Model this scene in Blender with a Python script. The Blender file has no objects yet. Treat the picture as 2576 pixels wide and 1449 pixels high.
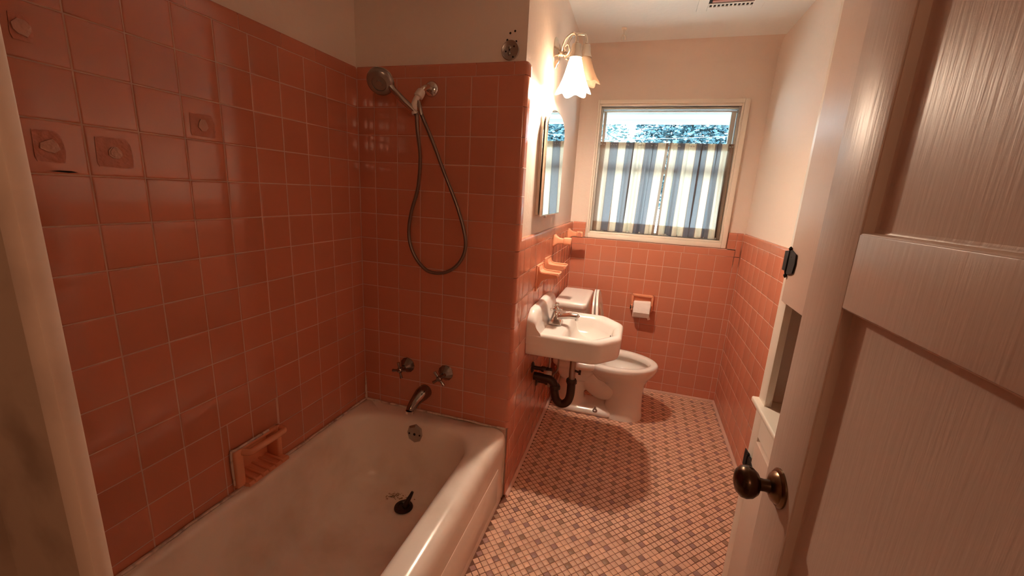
import bpy, bmesh, math, random
from mathutils import Vector, Matrix
random.seed(7)
sc = bpy.context.scene
COL = sc.collection
PI = math.pi
# ------------------------------------------------------------------ camera
YAW, PITCH, ROLL, FPX = -0.2902, -0.2296, 0.0553, 1032.54
CAM = Vector((1.1976, -1.5813, 1.4041))
fwd = Vector((math.sin(YAW)*math.cos(PITCH), math.cos(YAW)*math.cos(PITCH), math.sin(PITCH)))
rgt = Vector((math.cos(YAW), -math.sin(YAW), 0.0)); up = rgt.cross(fwd)
r2 = rgt*math.cos(ROLL)+up*math.sin(ROLL); u2 = up*math.cos(ROLL)-rgt*math.sin(ROLL)
cd = bpy.data.cameras.new('camera'); cd.sensor_width = 36.0; cd.lens = 36.0*FPX/2576.0
cd.clip_start = 0.02; cd.clip_end = 200
cam = bpy.data.objects.new('camera', cd); COL.objects.link(cam)
cam.matrix_world = Matrix(((r2.x, u2.x, -fwd.x, CAM.x), (r2.y, u2.y, -fwd.y, CAM.y), (r2.z, u2.z, -fwd.z, CAM.z), (0, 0, 0, 1)))
sc.camera = cam
# ------------------------------------------------------------------ world, sun, exposure
sc.view_settings.view_transform = 'Standard'; sc.view_settings.look = 'None'
sc.view_settings.gamma = 1.0; sc.view_settings.use_curve_mapping = False
sc.view_settings.exposure = 1.45
SKY = (0.72, 0.90, 1.0); SKY_STRENGTH = 4.0
w = bpy.data.worlds.new('sky'); sc.world = w; w.use_nodes = True
nt = w.node_tree; nt.nodes.clear()
wo = nt.nodes.new('ShaderNodeOutputWorld'); bg = nt.nodes.new('ShaderNodeBackground')
bg.inputs[0].default_value = (*SKY, 1); bg.inputs[1].default_value = SKY_STRENGTH
nt.links.new(bg.outputs[0], wo.inputs[0])
sd = bpy.data.lights.new('sun', 'SUN'); sd.energy = 15.0; sd.angle = 0.01; sd.color = (0.84, 0.94, 1.0)
sun = bpy.data.objects.new('sun', sd); COL.objects.link(sun)
sun.rotation_euler = (math.radians(42), 0, math.radians(-25))   # shines from behind the house onto the trees
HALL_W = 5.4; BULB_W = 20.0; SHADE_EMIT = 2.3; BULB_COL = (1.0, 0.77, 0.57)
sc.cycles.max_bounces = 12; sc.cycles.diffuse_bounces = 9; sc.cycles.glossy_bounces = 5
sc.cycles.transparent_max_bounces = 12; sc.cycles.caustics_reflective = False; sc.cycles.caustics_refractive = False
sc.cycles.sample_clamp_indirect = 6.0
# ------------------------------------------------------------------ materials
def lin(c):
    return tuple((x/255/12.92 if x/255 <= 0.04045 else ((x/255+0.055)/1.055)**2.4) for x in c)
def new_mat(name):
    m = bpy.data.materials.new(name); m.use_nodes = True
    n = m.node_tree.nodes; n.clear()
    return m, n, m.node_tree.links
def mat(name, color, rough=0.5, metal=0.0, spec=0.5, vary=0.0, bump=0.0, bscale=60.0, bstretch=(1, 1, 1), dirt=None, dscale=6.0, damt=0.5, coat=0.0):
    """Principled material; vary = brightness difference from piece to piece; dirt = colour of soft blotches."""
    m, n, l = new_mat(name)
    out = n.new('ShaderNodeOutputMaterial'); p = n.new('ShaderNodeBsdfPrincipled')
    l.new(p.outputs[0], out.inputs[0])
    p.inputs['Base Color'].default_value = (*color, 1); p.inputs['Roughness'].default_value = rough
    p.inputs['Metallic'].default_value = metal; p.inputs['Specular IOR Level'].default_value = spec
    p.inputs['Coat Weight'].default_value = coat; p.inputs['Coat Roughness'].default_value = 0.08
    src = None
    tc = n.new('ShaderNodeTexCoord')
    if vary:
        oi = n.new('ShaderNodeObjectInfo'); hs = n.new('ShaderNodeHueSaturation')
        hs.inputs['Color'].default_value = (*color, 1)
        mr = n.new('ShaderNodeMapRange'); mr.inputs[3].default_value = 1-vary; mr.inputs[4].default_value = 1+vary
        l.new(oi.outputs['Random'], mr.inputs[0]); l.new(mr.outputs[0], hs.inputs['Value'])
        src = hs.outputs[0]
    if dirt:
        nz = n.new('ShaderNodeTexNoise'); nz.inputs['Scale'].default_value = dscale; nz.inputs['Detail'].default_value = 5
        l.new(tc.outputs['Object'], nz.inputs['Vector'])
        rp = n.new('ShaderNodeValToRGB'); rp.color_ramp.elements[0].position = 0.5; rp.color_ramp.elements[1].position = 0.72
        l.new(nz.outputs[0], rp.inputs[0])
        mu = n.new('ShaderNodeMath'); mu.operation = 'MULTIPLY'; mu.inputs[1].default_value = damt; l.new(rp.outputs[0], mu.inputs[0])
        mx = n.new('ShaderNodeMix'); mx.data_type = 'RGBA'
        l.new(mu.outputs[0], mx.inputs[0])
        if src: l.new(src, mx.inputs[6])
        else: mx.inputs[6].default_value = (*color, 1)
        mx.inputs[7].default_value = (*dirt, 1); src = mx.outputs[2]
    if src: l.new(src, p.inputs['Base Color'])
    if bump:
        mp = n.new('ShaderNodeMapping'); mp.inputs['Scale'].default_value = bstretch
        l.new(tc.outputs['Object'], mp.inputs[0])
        nb = n.new('ShaderNodeTexNoise'); nb.inputs['Scale'].default_value = bscale; nb.inputs['Detail'].default_value = 3
        l.new(mp.outputs[0], nb.inputs['Vector'])
        bp = n.new('ShaderNodeBump'); bp.inputs['Strength'].default_value = 1.0; bp.inputs['Distance'].default_value = bump
        l.new(nb.outputs[0], bp.inputs['Height']); l.new(bp.outputs[0], p.inputs['Normal'])
    return m
PINK = (0.555, 0.204, 0.126)
M = {}
M['tile'] = mat('pink_glazed_tile', PINK, 0.12, spec=0.65, vary=0.05, bump=0.0006, bscale=9)
M['ceramic'] = mat('pink_ceramic', (0.76, 0.34, 0.20), 0.1)
M['grout'] = mat('grout', (0.62, 0.40, 0.32), 0.8)
M['plaster'] = mat('painted_plaster', (0.77, 0.665, 0.585), 0.6, spec=0.2, bump=0.0012, bscale=45)
M['ceiling'] = mat('ceiling_paint', (0.87, 0.89, 0.86), 0.6, bump=0.001, bscale=40)
M['paint'] = mat('gloss_paint', (0.61, 0.47, 0.39), 0.36, spec=0.2, bump=0.00055, bscale=150, bstretch=(1, 1, 0.07))
M['trimpaint'] = mat('trim_paint', (0.84, 0.77, 0.67), 0.32, bump=0.0003, bscale=60)
M['strip'] = mat('worn_trim', (0.66, 0.52, 0.43), 0.5, dirt=(0.20, 0.12, 0.09), dscale=9, damt=0.35)
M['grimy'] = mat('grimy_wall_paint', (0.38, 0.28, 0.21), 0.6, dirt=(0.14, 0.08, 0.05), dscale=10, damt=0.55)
M['porcelain'] = mat('white_porcelain', (0.81, 0.785, 0.75), 0.12)
M['tub'] = mat('old_tub_enamel', (0.85, 0.76, 0.68), 0.22, dirt=(0.55, 0.40, 0.28), dscale=5, damt=0.4)
M['chrome'] = mat('chrome', (0.72, 0.70, 0.68), 0.12, metal=1)
M['dullchrome'] = mat('tarnished_chrome', (0.42, 0.37, 0.33), 0.28, metal=1)
M['darkmetal'] = mat('corroded_drain_metal', (0.05, 0.035, 0.03), 0.35, metal=0.6)
M['pipe'] = mat('old_brass_pipe', (0.06, 0.036, 0.026), 0.42, metal=0.7)
M['bronze'] = mat('aged_bronze', (0.075, 0.042, 0.026), 0.26, metal=1)
M['bronze_lt'] = mat('worn_bronze', (0.20, 0.12, 0.07), 0.28, metal=1)
M['black'] = mat('black_iron', (0.010, 0.008, 0.008), 0.6, spec=0.25)
M['nickel'] = mat('brushed_nickel', (0.66, 0.57, 0.48), 0.25, metal=1)
M['darkchrome'] = mat('dark_chrome', (0.30, 0.245, 0.22), 0.16, metal=1)
M['plastic'] = mat('grey_chrome_plastic', (0.34, 0.30, 0.26), 0.25, metal=0.7)
M['whiteplastic'] = mat('white_plastic', (0.70, 0.64, 0.60), 0.35)
M['hose'] = mat('metal_hose', (0.22, 0.17, 0.15), 0.35, metal=0.8)
M['caulk'] = mat('caulk', (0.70, 0.58, 0.50), 0.6, dirt=(0.18, 0.10, 0.08), dscale=40, damt=0.8)
M['mosaic'] = mat('peach_mosaic', (0.72, 0.455, 0.335), 0.34, vary=0.07)
M['mosaic2'] = mat('peach_mosaic_deep', (0.65, 0.40, 0.285), 0.34, vary=0.07)
M['mosaic3'] = mat('peach_mosaic_light', (0.78, 0.49, 0.345), 0.34, vary=0.05)
M['mauve'] = mat('mauve_mosaic', (0.34, 0.19, 0.17), 0.34, vary=0.08)
M['brown'] = mat('brown_mosaic', (0.34, 0.20, 0.135), 0.34, vary=0.08)
M['mgrout'] = mat('dark_floor_grout', (0.15, 0.06, 0.035), 0.8)
M['paper'] = mat('toilet_paper', (0.84, 0.78, 0.74), 0.9, bump=0.002, bscale=60)
M['adhesive'] = mat('old_adhesive', (0.52, 0.185, 0.115), 0.4, bump=0.004, bscale=50)
M['adhesive2'] = mat('glue_lump', (0.56, 0.30, 0.22), 0.35, bump=0.004, bscale=60)
M['hole'] = mat('dark_hole', (0.01, 0.006, 0.005), 0.9)
M['alu'] = mat('window_metal', (0.52, 0.53, 0.50), 0.45, metal=0.2)
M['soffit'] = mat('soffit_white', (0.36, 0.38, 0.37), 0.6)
M['slot'] = mat('vent_slot', (0.08, 0.10, 0.10), 0.8)
M['lawn'] = mat('pale_concrete_yard', (0.42, 0.44, 0.40), 0.9)
M['bark'] = mat('bark', (0.16, 0.14, 0.13), 0.9)
M['leaf'] = mat('leaf', (0.06, 0.13, 0.14), 0.5, vary=0.2)
M['leaf2'] = mat('leaf_dark', (0.035, 0.085, 0.11), 0.5, vary=0.2)
M['wire'] = mat('cable', (0.25, 0.30, 0.32), 0.6)
M['hallpaint'] = mat('hall_paint', (0.70, 0.57, 0.48), 0.6)
M['wood'] = mat('hall_floor_wood', (0.22, 0.12, 0.07), 0.5)
M['mirror'] = mat('mirror_glass', (0.9, 0.92, 0.9), 0.01, metal=1)
M['rust'] = mat('rust_stain', (0.36, 0.22, 0.11), 0.6)
def glass_mat():
    m, n, l = new_mat('window_glass')
    out = n.new('ShaderNodeOutputMaterial'); mx = n.new('ShaderNodeMixShader'); t = n.new('ShaderNodeBsdfTransparent')
    g = n.new('ShaderNodeBsdfGlossy'); g.inputs['Roughness'].default_value = 0.02; f = n.new('ShaderNodeFresnel'); f.inputs[0].default_value = 1.25
    t.inputs[0].default_value = (0.94, 0.97, 0.97, 1)
    l.new(f.outputs[0], mx.inputs[0]); l.new(t.outputs[0], mx.inputs[1]); l.new(g.outputs[0], mx.inputs[2]); l.new(mx.outputs[0], out.inputs[0])
    return m
M['glass'] = glass_mat()
def shade_mat(name, emit, col):
    m, n, l = new_mat(name)
    out = n.new('ShaderNodeOutputMaterial'); ad = n.new('ShaderNodeAddShader'); mx = n.new('ShaderNodeMixShader')
    d = n.new('ShaderNodeBsdfPrincipled'); d.inputs['Base Color'].default_value = (*col, 1); d.inputs['Roughness'].default_value = 0.15
    t = n.new('ShaderNodeBsdfTranslucent'); t.inputs[0].default_value = (*col, 1); mx.inputs[0].default_value = 0.55
    l.new(d.outputs[0], mx.inputs[1]); l.new(t.outputs[0], mx.inputs[2])
    e = n.new('ShaderNodeEmission'); e.inputs[0].default_value = (*BULB_COL, 1); e.inputs[1].default_value = emit
    l.new(mx.outputs[0], ad.inputs[0])
    if emit > 0:
        l.new(e.outputs[0], ad.inputs[1]); l.new(ad.outputs[0], out.inputs[0])
    else: l.new(mx.outputs[0], out.inputs[0])
    return m
M['shade_lit'] = shade_mat('lit_glass_shade', SHADE_EMIT, (0.9, 0.85, 0.78))
M['shade_off'] = shade_mat('unlit_glass_shade', 0.0, (0.85, 0.72, 0.58))
def curtain_mat(name, stops):
    """stripes run down the cloth; u of the UV map counts across the panel"""
    m, n, l = new_mat(name)
    out = n.new('ShaderNodeOutputMaterial'); uv = n.new('ShaderNodeUVMap'); sp = n.new('ShaderNodeSeparateXYZ')
    l.new(uv.outputs[0], sp.inputs[0])
    r = n.new('ShaderNodeValToRGB'); r.color_ramp.interpolation = 'CONSTANT'
    el = r.color_ramp.elements
    el[0].position = 0; el[0].color = (*stops[0][1], 1); el[1].position = stops[1][0]; el[1].color = (*stops[1][1], 1)
    for s, c in stops[2:]:
        e = el.new(s); e.color = (*c, 1)
    l.new(sp.outputs[0], r.inputs[0])
    nz = n.new('ShaderNodeTexNoise'); nz.inputs['Scale'].default_value = 700
    tc = n.new('ShaderNodeTexCoord'); mp = n.new('ShaderNodeMapping'); mp.inputs['Scale'].default_value = (1, 1, 0.15)
    l.new(tc.outputs['Object'], mp.inputs[0]); l.new(mp.outputs[0], nz.inputs['Vector'])
    mr = n.new('ShaderNodeMapRange'); mr.inputs[3].default_value = 0.82; mr.inputs[4].default_value = 1.18; l.new(nz.outputs[0], mr.inputs[0])
    ml = n.new('ShaderNodeMix'); ml.data_type = 'RGBA'; ml.blend_type = 'MULTIPLY'; ml.inputs[0].default_value = 1
    l.new(r.outputs[0], ml.inputs[6]); l.new(mr.outputs[0], ml.inputs[7])
    d = n.new('ShaderNodeBsdfDiffuse'); t = n.new('ShaderNodeBsdfTranslucent'); mx = n.new('ShaderNodeMixShader'); mx.inputs[0].default_value = 0.5
    l.new(ml.outputs[2], d.inputs[0]); l.new(ml.outputs[2], t.inputs[0]); l.new(d.outputs[0], mx.inputs[1]); l.new(t.outputs[0], mx.inputs[2])
    tr = n.new('ShaderNodeBsdfTransparent'); m2 = n.new('ShaderNodeMixShader'); m2.inputs[0].default_value = 0.0
    l.new(mx.outputs[0], m2.inputs[1]); l.new(tr.outputs[0], m2.inputs[2]); l.new(m2.outputs[0], out.inputs[0])
    return m
# ------------------------------------------------------------------ mesh helpers
def NB(): return bmesh.new()
def box(bm, x0, x1, y0, y1, z0, z1, r=0.0, seg=2, mtx=None):
    x0, x1 = min(x0, x1), max(x0, x1); y0, y1 = min(y0, y1), max(y0, y1); z0, z1 = min(z0, z1), max(z0, z1)
    t = bmesh.new(); bmesh.ops.create_cube(t, size=1)
    for v in t.verts: v.co = Vector(((x0+x1)/2+v.co.x*(x1-x0), (y0+y1)/2+v.co.y*(y1-y0), (z0+z1)/2+v.co.z*(z1-z0)))
    if r > 0:
        r = min(r, 0.49*min(x1-x0, y1-y0, z1-z0))
        bmesh.ops.bevel(t, geom=t.edges[:], offset=r, segments=seg, profile=0.5, affect='EDGES')
    merge(bm, t, mtx)
def merge(bm, t, mtx=None):
    mp = {}
    for v in t.verts: mp[v] = bm.verts.new(mtx @ v.co if mtx else v.co)
    for f in t.faces:
        try: bm.faces.new([mp[v] for v in f.verts])
        except ValueError: pass
    t.free()
def frame_of(d):
    d = d.normalized(); a = Vector((0, 0, 1)) if abs(d.z) < 0.9 else Vector((1, 0, 0))
    u = d.cross(a).normalized(); return u, d.cross(u).normalized()
def loft(bm, rings, cap0=True, cap1=True, closed=True):
    R = [[bm.verts.new(p) for p in r] for r in rings]; n = len(R[0])
    for a, b in zip(R[:-1], R[1:]):
        for i in range(n if closed else n-1):
            j = (i+1) % n
            bm.faces.new((a[i], a[j], b[j], b[i]))
    if cap0: bm.faces.new(R[0][::-1])
    if cap1: bm.faces.new(R[-1])
    return R
def lathe(bm, prof, o, ax, seg=24, cap0=True, cap1=True):
    o = Vector(o); ax = Vector(ax).normalized(); u, v = frame_of(ax)
    loft(bm, [[o+ax*h+(u*math.cos(2*PI*i/seg)+v*math.sin(2*PI*i/seg))*max(r, 1e-5) for i in range(seg)] for r, h in prof], cap0, cap1)
def smooth_path(P, k=6):
    P = [Vector(p) for p in P]; out = []
    for i in range(len(P)-1):
        a = P[max(i-1, 0)]; b = P[i]; c = P[i+1]; d = P[min(i+2, len(P)-1)]
        for j in range(k):
            t = j/k
            out.append(0.5*((2*b)+(c-a)*t+(2*a-5*b+4*c-d)*t*t+(3*b-a-3*c+d)*t*t*t))
    out.append(P[-1]); return out
def tube(bm, P, r, seg=12, k=6, cap=True):
    n0 = len(P)
    S = smooth_path(P, k) if k > 1 else [Vector(p) for p in P]
    def rad(i):
        if not isinstance(r, (list, tuple)): return r
        f = i/(len(S)-1)*(n0-1); a = int(min(f, n0-2)); t = f-a
        return r[a]*(1-t)+r[a+1]*t
    u = None; rings = []
    for i, p in enumerate(S):
        d = (S[min(i+1, len(S)-1)]-S[max(i-1, 0)]).normalized()
        if u is None: u, v = frame_of(d)
        else:
            u = (u-d*u.dot(d)).normalized(); v = d.cross(u)
        rings.append([p+(u*math.cos(2*PI*j/seg)+v*math.sin(2*PI*j/seg))*rad(i) for j in range(seg)])
    loft(bm, rings, cap, cap)
def rrect(cx, cy, hx, hy, r, z, n=8):
    """rounded rectangle, 4*n points, in the XY plane at height z"""
    r = min(r, hx*0.999, hy*0.999); P = []
    for k, (sx, sy) in enumerate(((1, 1), (-1, 1), (-1, -1), (1, -1))):
        for i in range(n):
            a = (k+i/(n-1))*PI/2
            P.append(Vector((cx+sx*(hx-r)+r*math.cos(a), cy+sy*(hy-r)+r*math.sin(a), z)))
    return P
def prism(bm, poly, axis, a0, a1):
    """poly of 2-D points extruded along axis ('x','y','z') from a0 to a1"""
    def pt(p, a):
        return Vector((a, p[0], p[1])) if axis == 'x' else Vector((p[0], a, p[1])) if axis == 'y' else Vector((p[0], p[1], a))
    loft(bm, [[pt(p, a0) for p in poly], [pt(p, a1) for p in poly]])
def mesh_of(name, bm, m, ang=40):
    bmesh.ops.recalc_face_normals(bm, faces=bm.faces[:])
    me = bpy.data.meshes.new(name); bm.to_mesh(me); bm.free()
    if m is not None: me.materials.append(m)
    for p in me.polygons: p.use_smooth = True
    me.set_sharp_from_angle(angle=math.radians(ang))
    return me
def obj(name, bm, m, parent=None, ang=40):
    me = bm if isinstance(bm, bpy.types.Mesh) else mesh_of(name, bm, m, ang)
    o = bpy.data.objects.new(name, me); COL.objects.link(o)
    if parent is not None:
        o.parent = parent; par_inv(o, parent)
    return o
WL = {}
def world_loc(p):
    v = Vector((0, 0, 0))
    while p is not None:
        v += Vector(p.location)+p.matrix_parent_inverse.translation if p.parent else Vector(p.location); p = p.parent
    return v
def par_inv(o, parent): o.matrix_parent_inverse = Matrix.Translation(-world_loc(parent))
def thing(name, label, cat, loc, group=None):
    o = bpy.data.objects.new(name, None); o.location = loc; o.empty_display_size = 0.05; COL.objects.link(o)
    o['label'] = label; o['category'] = cat
    if group: o['group'] = group
    return o
def tag(o, label, cat, group=None):
    o['label'] = label; o['category'] = cat
    if group: o['group'] = group
    return o
def struct(name, bm, m, ang=40, label=None):
    o = obj(name, bm, m, None, ang); o['kind'] = 'structure'
    if label: o['label'] = label
    return o
T = 0.1095
def zr(r): return 1.826-T*r
# ------------------------------------------------------------------ tiles
tile_cache = {}
def tile_mesh(w, h, m):
    key = (round(w, 3), round(h, 3), m.name)
    if key in tile_cache: return tile_cache[key]
    bm = NB(); J = 0.0013
    rings = []
    for ins, z in ((0, -0.006), (0, -0.0012), (0.001, -0.0003), (0.0035, 0)):
        a, b = w/2-J-ins, h/2-J-ins
        rings.append([Vector((-a, -b, z)), Vector((a, -b, z)), Vector((a, b, z)), Vector((-a, b, z))])
    loft(bm, rings, False, True)
    me = mesh_of('tile', bm, m, 60); tile_cache[key] = me; return me
class Face:
    """a tiled plane: point = O + u*U + v*Z, normal N"""
    def __init__(s, O, U, N): s.O = Vector(O); s.U = Vector(U).normalized(); s.N = Vector(N).normalized(); s.V = Vector((0, 0, 1))
    def at(s, u, v, n=0): return s.O+s.U*u+s.V*v+s.N*n
    def mtx(s, u, v, n=0):
        R = s.U.cross(s.V)
        sg = 1 if R.dot(s.N) > 0 else -1
        U = s.U*sg
        p = s.at(u, v, n)
        return Matrix(((U.x, s.V.x, s.N.x, p.x), (U.y, s.V.y, s.N.y, p.y), (U.z, s.V.z, s.N.z, p.z), (0, 0, 0, 1)))
def cut(rects, hole):
    hu0, hu1, hv0, hv1 = hole; out = []
    for (a, b, c, d) in rects:
        if b <= hu0 or a >= hu1 or d <= hv0 or c >= hv1: out.append((a, b, c, d)); continue
        if a < hu0: out.append((a, hu0, c, d))
        if b > hu1: out.append((hu1, b, c, d))
        a2, b2 = max(a, hu0), min(b, hu1)
        if c < hv0: out.append((a2, b2, c, hv0))
        if d > hv1: out.append((a2, b2, hv1, d))
    return out
def lay(face, rects, parent, m, holes=(), tilt=0.0022):
    for h in holes: rects = cut(rects, h)
    for (a, b, c, d) in rects:
        if b-a < 0.008 or d-c < 0.008: continue
        me = tile_mesh(b-a, d-c, m)
        o = bpy.data.objects.new('tile', me); COL.objects.link(o); o.parent = parent
        J = Matrix.Rotation(random.uniform(-tilt, tilt), 4, 'X') @ Matrix.Rotation(random.uniform(-tilt, tilt), 4, 'Y')
        o.matrix_world = face.mtx((a+b)/2, (c+d)/2, random.uniform(-0.0003, 0.0003)) @ J
def grid(us, vs): return [(min(a, b), max(a, b), min(c, d), max(c, d)) for a, b in zip(us[:-1], us[1:]) for c, d in zip(vs[:-1], vs[1:])]
def cap_piece(face, a, b, v0, parent, m, h=0.049, back=0.022, name='cap_tile'):
    J = 0.0009; bm = NB()
    prof = [(-0.006, 0.001), (0, 0.001), (0, h-0.012), (-0.0012, h-0.006), (-0.004, h-0.002), (-0.009, h), (-back, h)]
    loft(bm, [[face.at(u, v0+v, n) for n, v in prof] for u in (a+J, b-J)], True, True)
    return obj(name, bm, m, parent, 50)
# ------------------------------------------------------------------ room shell
CEIL = 2.372; XR = 1.8598; YB = 1.4676; TUBY = -1.375
FL = Face((0, 0, 0), (0, -1, 0), (1, 0, 0))            # long tub wall, u runs towards the camera
FE = Face((0, 0, 0), (1, 0, 0), (0, -1, 0))            # faucet wall
FS = Face((0.742, 0, 0), (-0.0075, 1, 0), (1, 0.0075, 0))  # sink wall
FB = Face((0, YB, 0), (1, 0, 0), (0, -1, 0))           # window wall
FR = Face((XR, YB, 0), (0, -1, 0), (-1, 0, 0))         # right wall, u runs towards the camera
def slab(face, u0, u1, v0, v1, n0, n1, bm):
    loft(bm, [[face.at(u, v, n) for u, v in ((u0, v0), (u1, v0), (u1, v1), (u0, v1))] for n in (n0, n1)])
# left wall (long tub wall)
DISH = (0.515, 0.705, 0.389, 0.519); HOLE = (0.525, 0.695, 0.389, 0.510)
bm = NB()
for a, b, c, d in cut([(-0.15, 1.6, 0, CEIL)], HOLE): slab(FL, a, b, c, d, -0.11, -0.010, bm)
wall_left = struct('wall_left', bm, M['plaster'])
bm = NB()
for a, b, c, d in cut([(-0.012, 1.42, 0.30, zr(0)+0.04)], HOLE): slab(FL, a, b, c, d, -0.012, -0.0009, bm)
obj('grout', bm, M['grout'], wall_left)
us = [0.0]+[0.0707+T*i for i in range(0, 13)]; us = [u for u in us if u < 1.375]+[1.375]
lay(FL, grid(us, [zr(i) for i in range(0, 14)]+[0.371]), wall_left, M['tile'], [DISH])
caps = [0.0, 0.0738, 0.2301]+[0.2301+0.1525*i for i in range(1, 8)]+[1.375]
for a, b in zip(caps[:-1], caps[1:]): cap_piece(FL, a, b, zr(0), wall_left, M['tile'], back=0.012)
# faucet wall
bm = NB(); slab(FE, -0.15, 0.60, 0, CEIL, -0.11, -0.010, bm); wall_end = struct('wall_end', bm, M['plaster'])
bm = NB(); slab(FE, -0.002, 0.728, 0.30, zr(0)+0.04, -0.012, -0.0009, bm); obj('grout', bm, M['grout'], wall_end)
ue = [0.0]+[0.081+T*i for i in range(6)]
lay(FE, grid(ue, [zr(i) for i in range(0, 14)]+[0.371]), wall_end, M['tile'])
def bull_tile(v0, v1, x0, parent, topcap=False):
    bm = NB(); J = 0.001; r = 0.016; xs = FS.at(0.05, 0).x
    prof = [(x0+J, 0.004), (x0+J, 0.0)]
    prof += [(xs-r+r*math.sin(a*PI/12), r-r*math.cos(a*PI/12)) for a in range(0, 7)]
    prof += [(xs, 0.048), (xs-0.006, 0.048)]
    loft(bm, [[Vector((x, y, z)) for x, y in prof] for z in (v0+J, v1-J)])
    return obj('bullnose_tile', bm, M['tile'], parent, 50)
vs = [zr(i) for i in range(0, 14)]+[0.371]
for a, b in zip(vs[1:], vs[:-1]): bull_tile(a, b, ue[-1], wall_end)
cs = [0.0, 0.0765, 0.23, 0.381, 0.5356, 0.6877]
for a, b in zip(cs[:-1], cs[1:]): cap_piece(FE, a, b, zr(0), wall_end, M['tile'], back=0.012)
bm = NB()   # outside corner piece of the cap row
loft(bm, [[Vector((0.6887+i, 0.0+i*0.9, zr(0)+0.001)), Vector((0.742-i, i*0.9, zr(0)+0.001)), Vector((0.742-i, 0.048, zr(0)+0.001)), Vector((0.6887+i, 0.048, zr(0)+0.001))][:4] if False else
          [Vector((x, y, zr(0)+v)) for x, y in ((0.6887, o), (0.742-0.016, o), (0.742-0.005-o*0.7, 0.005+o*0.7), (0.742-o, 0.016), (0.742-o, 0.048), (0.6887, 0.048))]
          for v, o in ((0.001, 0.0), (0.036, 0.0), (0.043, 0.0015), (0.047, 0.004), (0.049, 0.009))])
obj('corner_cap_tile', bm, M['tile'], wall_end, 50)
# sink wall: plaster chase behind the faucet wall, leaning back a little
bm = NB()
loft(bm, [[Vector((0.60, 0.010, z)), Vector((0.729, 0.010, z)), Vector((0.705, YB+0.02, z)), Vector((0.60, YB+0.02, z))] for z in (0, CEIL)])
wall_inner = struct('wall_inner', bm, M['plaster'])
bm = NB(); slab(FS, 0.03, YB+0.003, 0, zr(6)+0.03, -0.03, -0.0009, bm); obj('grout', bm, M['grout'], wall_inner)
usi = [0.048]+[0.048+0.062+T*i for i in range(13)]; usi = [u for u in usi if u < 1.4676]+[1.4676]
vsi = [zr(i) for i in range(6, 17)]+[0.012]
lay(FS, grid(usi, vsi), wall_inner, M['tile'])
lay(FS, [(0.016, 0.048, c, d) for c, d in zip([0.012]+[zr(i) for i in range(16, 13, -1)], [zr(i) for i in range(16, 12, -1)])][:4], wall_inner, M['tile'])
cu = [0.02, 0.11]+[0.11+T*i for i in range(1, 13)]; cu = [u for u in cu if u < 1.44]+[1.462]
for a, b in zip(cu[:-1], cu[1:]): cap_piece(FS, a, b, zr(6), wall_inner, M['tile'], back=0.030)
# back wall with the window opening
WX0, WX1, WZ0, WZ1 = 0.8525, 1.722, 1.160, 2.006
bm = NB()
for a, b, c, d in ((0.55, WX0, 0, CEIL), (WX1, 2.05, 0, CEIL), (WX0, WX1, 0, WZ0), (WX0, WX1, WZ1, CEIL)):
    slab(FB, a, b, c, d, -0.16, -0.018, bm)
wall_back = struct('wall_back', bm, M['plaster'])
bm = NB(); slab(FB, 0.70, XR+0.02, 0, zr(7)+0.05, -0.02, -0.0009, bm); slab(FB, 0.70, 0.815, 1.0, zr(6)+0.03, -0.02, -0.0009, bm); slab(FB, 1.775, XR+0.02, 1.0, zr(6)+0.03, -0.02, -0.0009, bm)
obj('grout', bm, M['grout'], wall_back)
ub = [0.7305]+[0.8383+T*i for i in range(10)]+[XR]
lay(FB, grid(ub, [zr(i) for i in range(7, 17)]+[0.012]), wall_back, M['tile'])
lay(FB, [(0.7305, 0.822, zr(7)+0.052, zr(6)), (1.770, 1.8238, zr(7)+0.052, zr(6)), (1.8238, XR, zr(7), zr(6))], wall_back, M['tile'])
sc_ = [0.7305, 0.822, 0.9, 1.05, 1.205, 1.36, 1.51, 1.665, 1.8238]
for a, b in zip(sc_[:-1], sc_[1:]): cap_piece(FB, a, b, zr(7), wall_back, M['tile'], h=0.052, back=0.02)
for a, b in ((0.7305, 0.822), (1.770, 1.8238), (1.8238, XR)): cap_piece(FB, a, b, zr(6), wall_back, M['tile'], back=0.02)
# right wall
bm = NB(); slab(FR, -0.2, 3.0, 0, CEIL, -0.12, -0.012, bm); wall_right = struct('wall_right', bm, M['plaster'])
bm = NB(); slab(FR, -0.01, 1.85, 0, zr(6)+0.03, -0.014, -0.0009, bm); obj('grout', bm, M['grout'], wall_right)
ur = [0.0]+[0.055+T*i for i in range(17)]
lay(FR, grid(ur, [zr(i) for i in range(6, 17)]+[0.012]), wall_right, M['tile'])
for i in range(12): cap_piece(FR, 0.004+0.1525*i, 0.004+0.1525*(i+1), zr(6), wall_right, M['tile'], back=0.014)
# ceiling with a soft cove towards the window wall
bm = NB(); box(bm, -0.15, 2.05, -1.6, 1.65, CEIL, CEIL+0.12)
ceiling = struct('ceiling', bm, M['ceiling'])
bm = NB(); R = 0.10
arc = [(YB+0.018-R+R*math.sin(a*PI/16), CEIL-R+R*math.cos(a*PI/16)) for a in range(9)]
prism(bm, [(YB+0.02, CEIL+0.001)]+arc[::-1], 'x', 0.70, XR+0.013)
struct('trim_1', bm, M['plaster'], 60, 'rounded plaster cove between ceiling and window wall')
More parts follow.
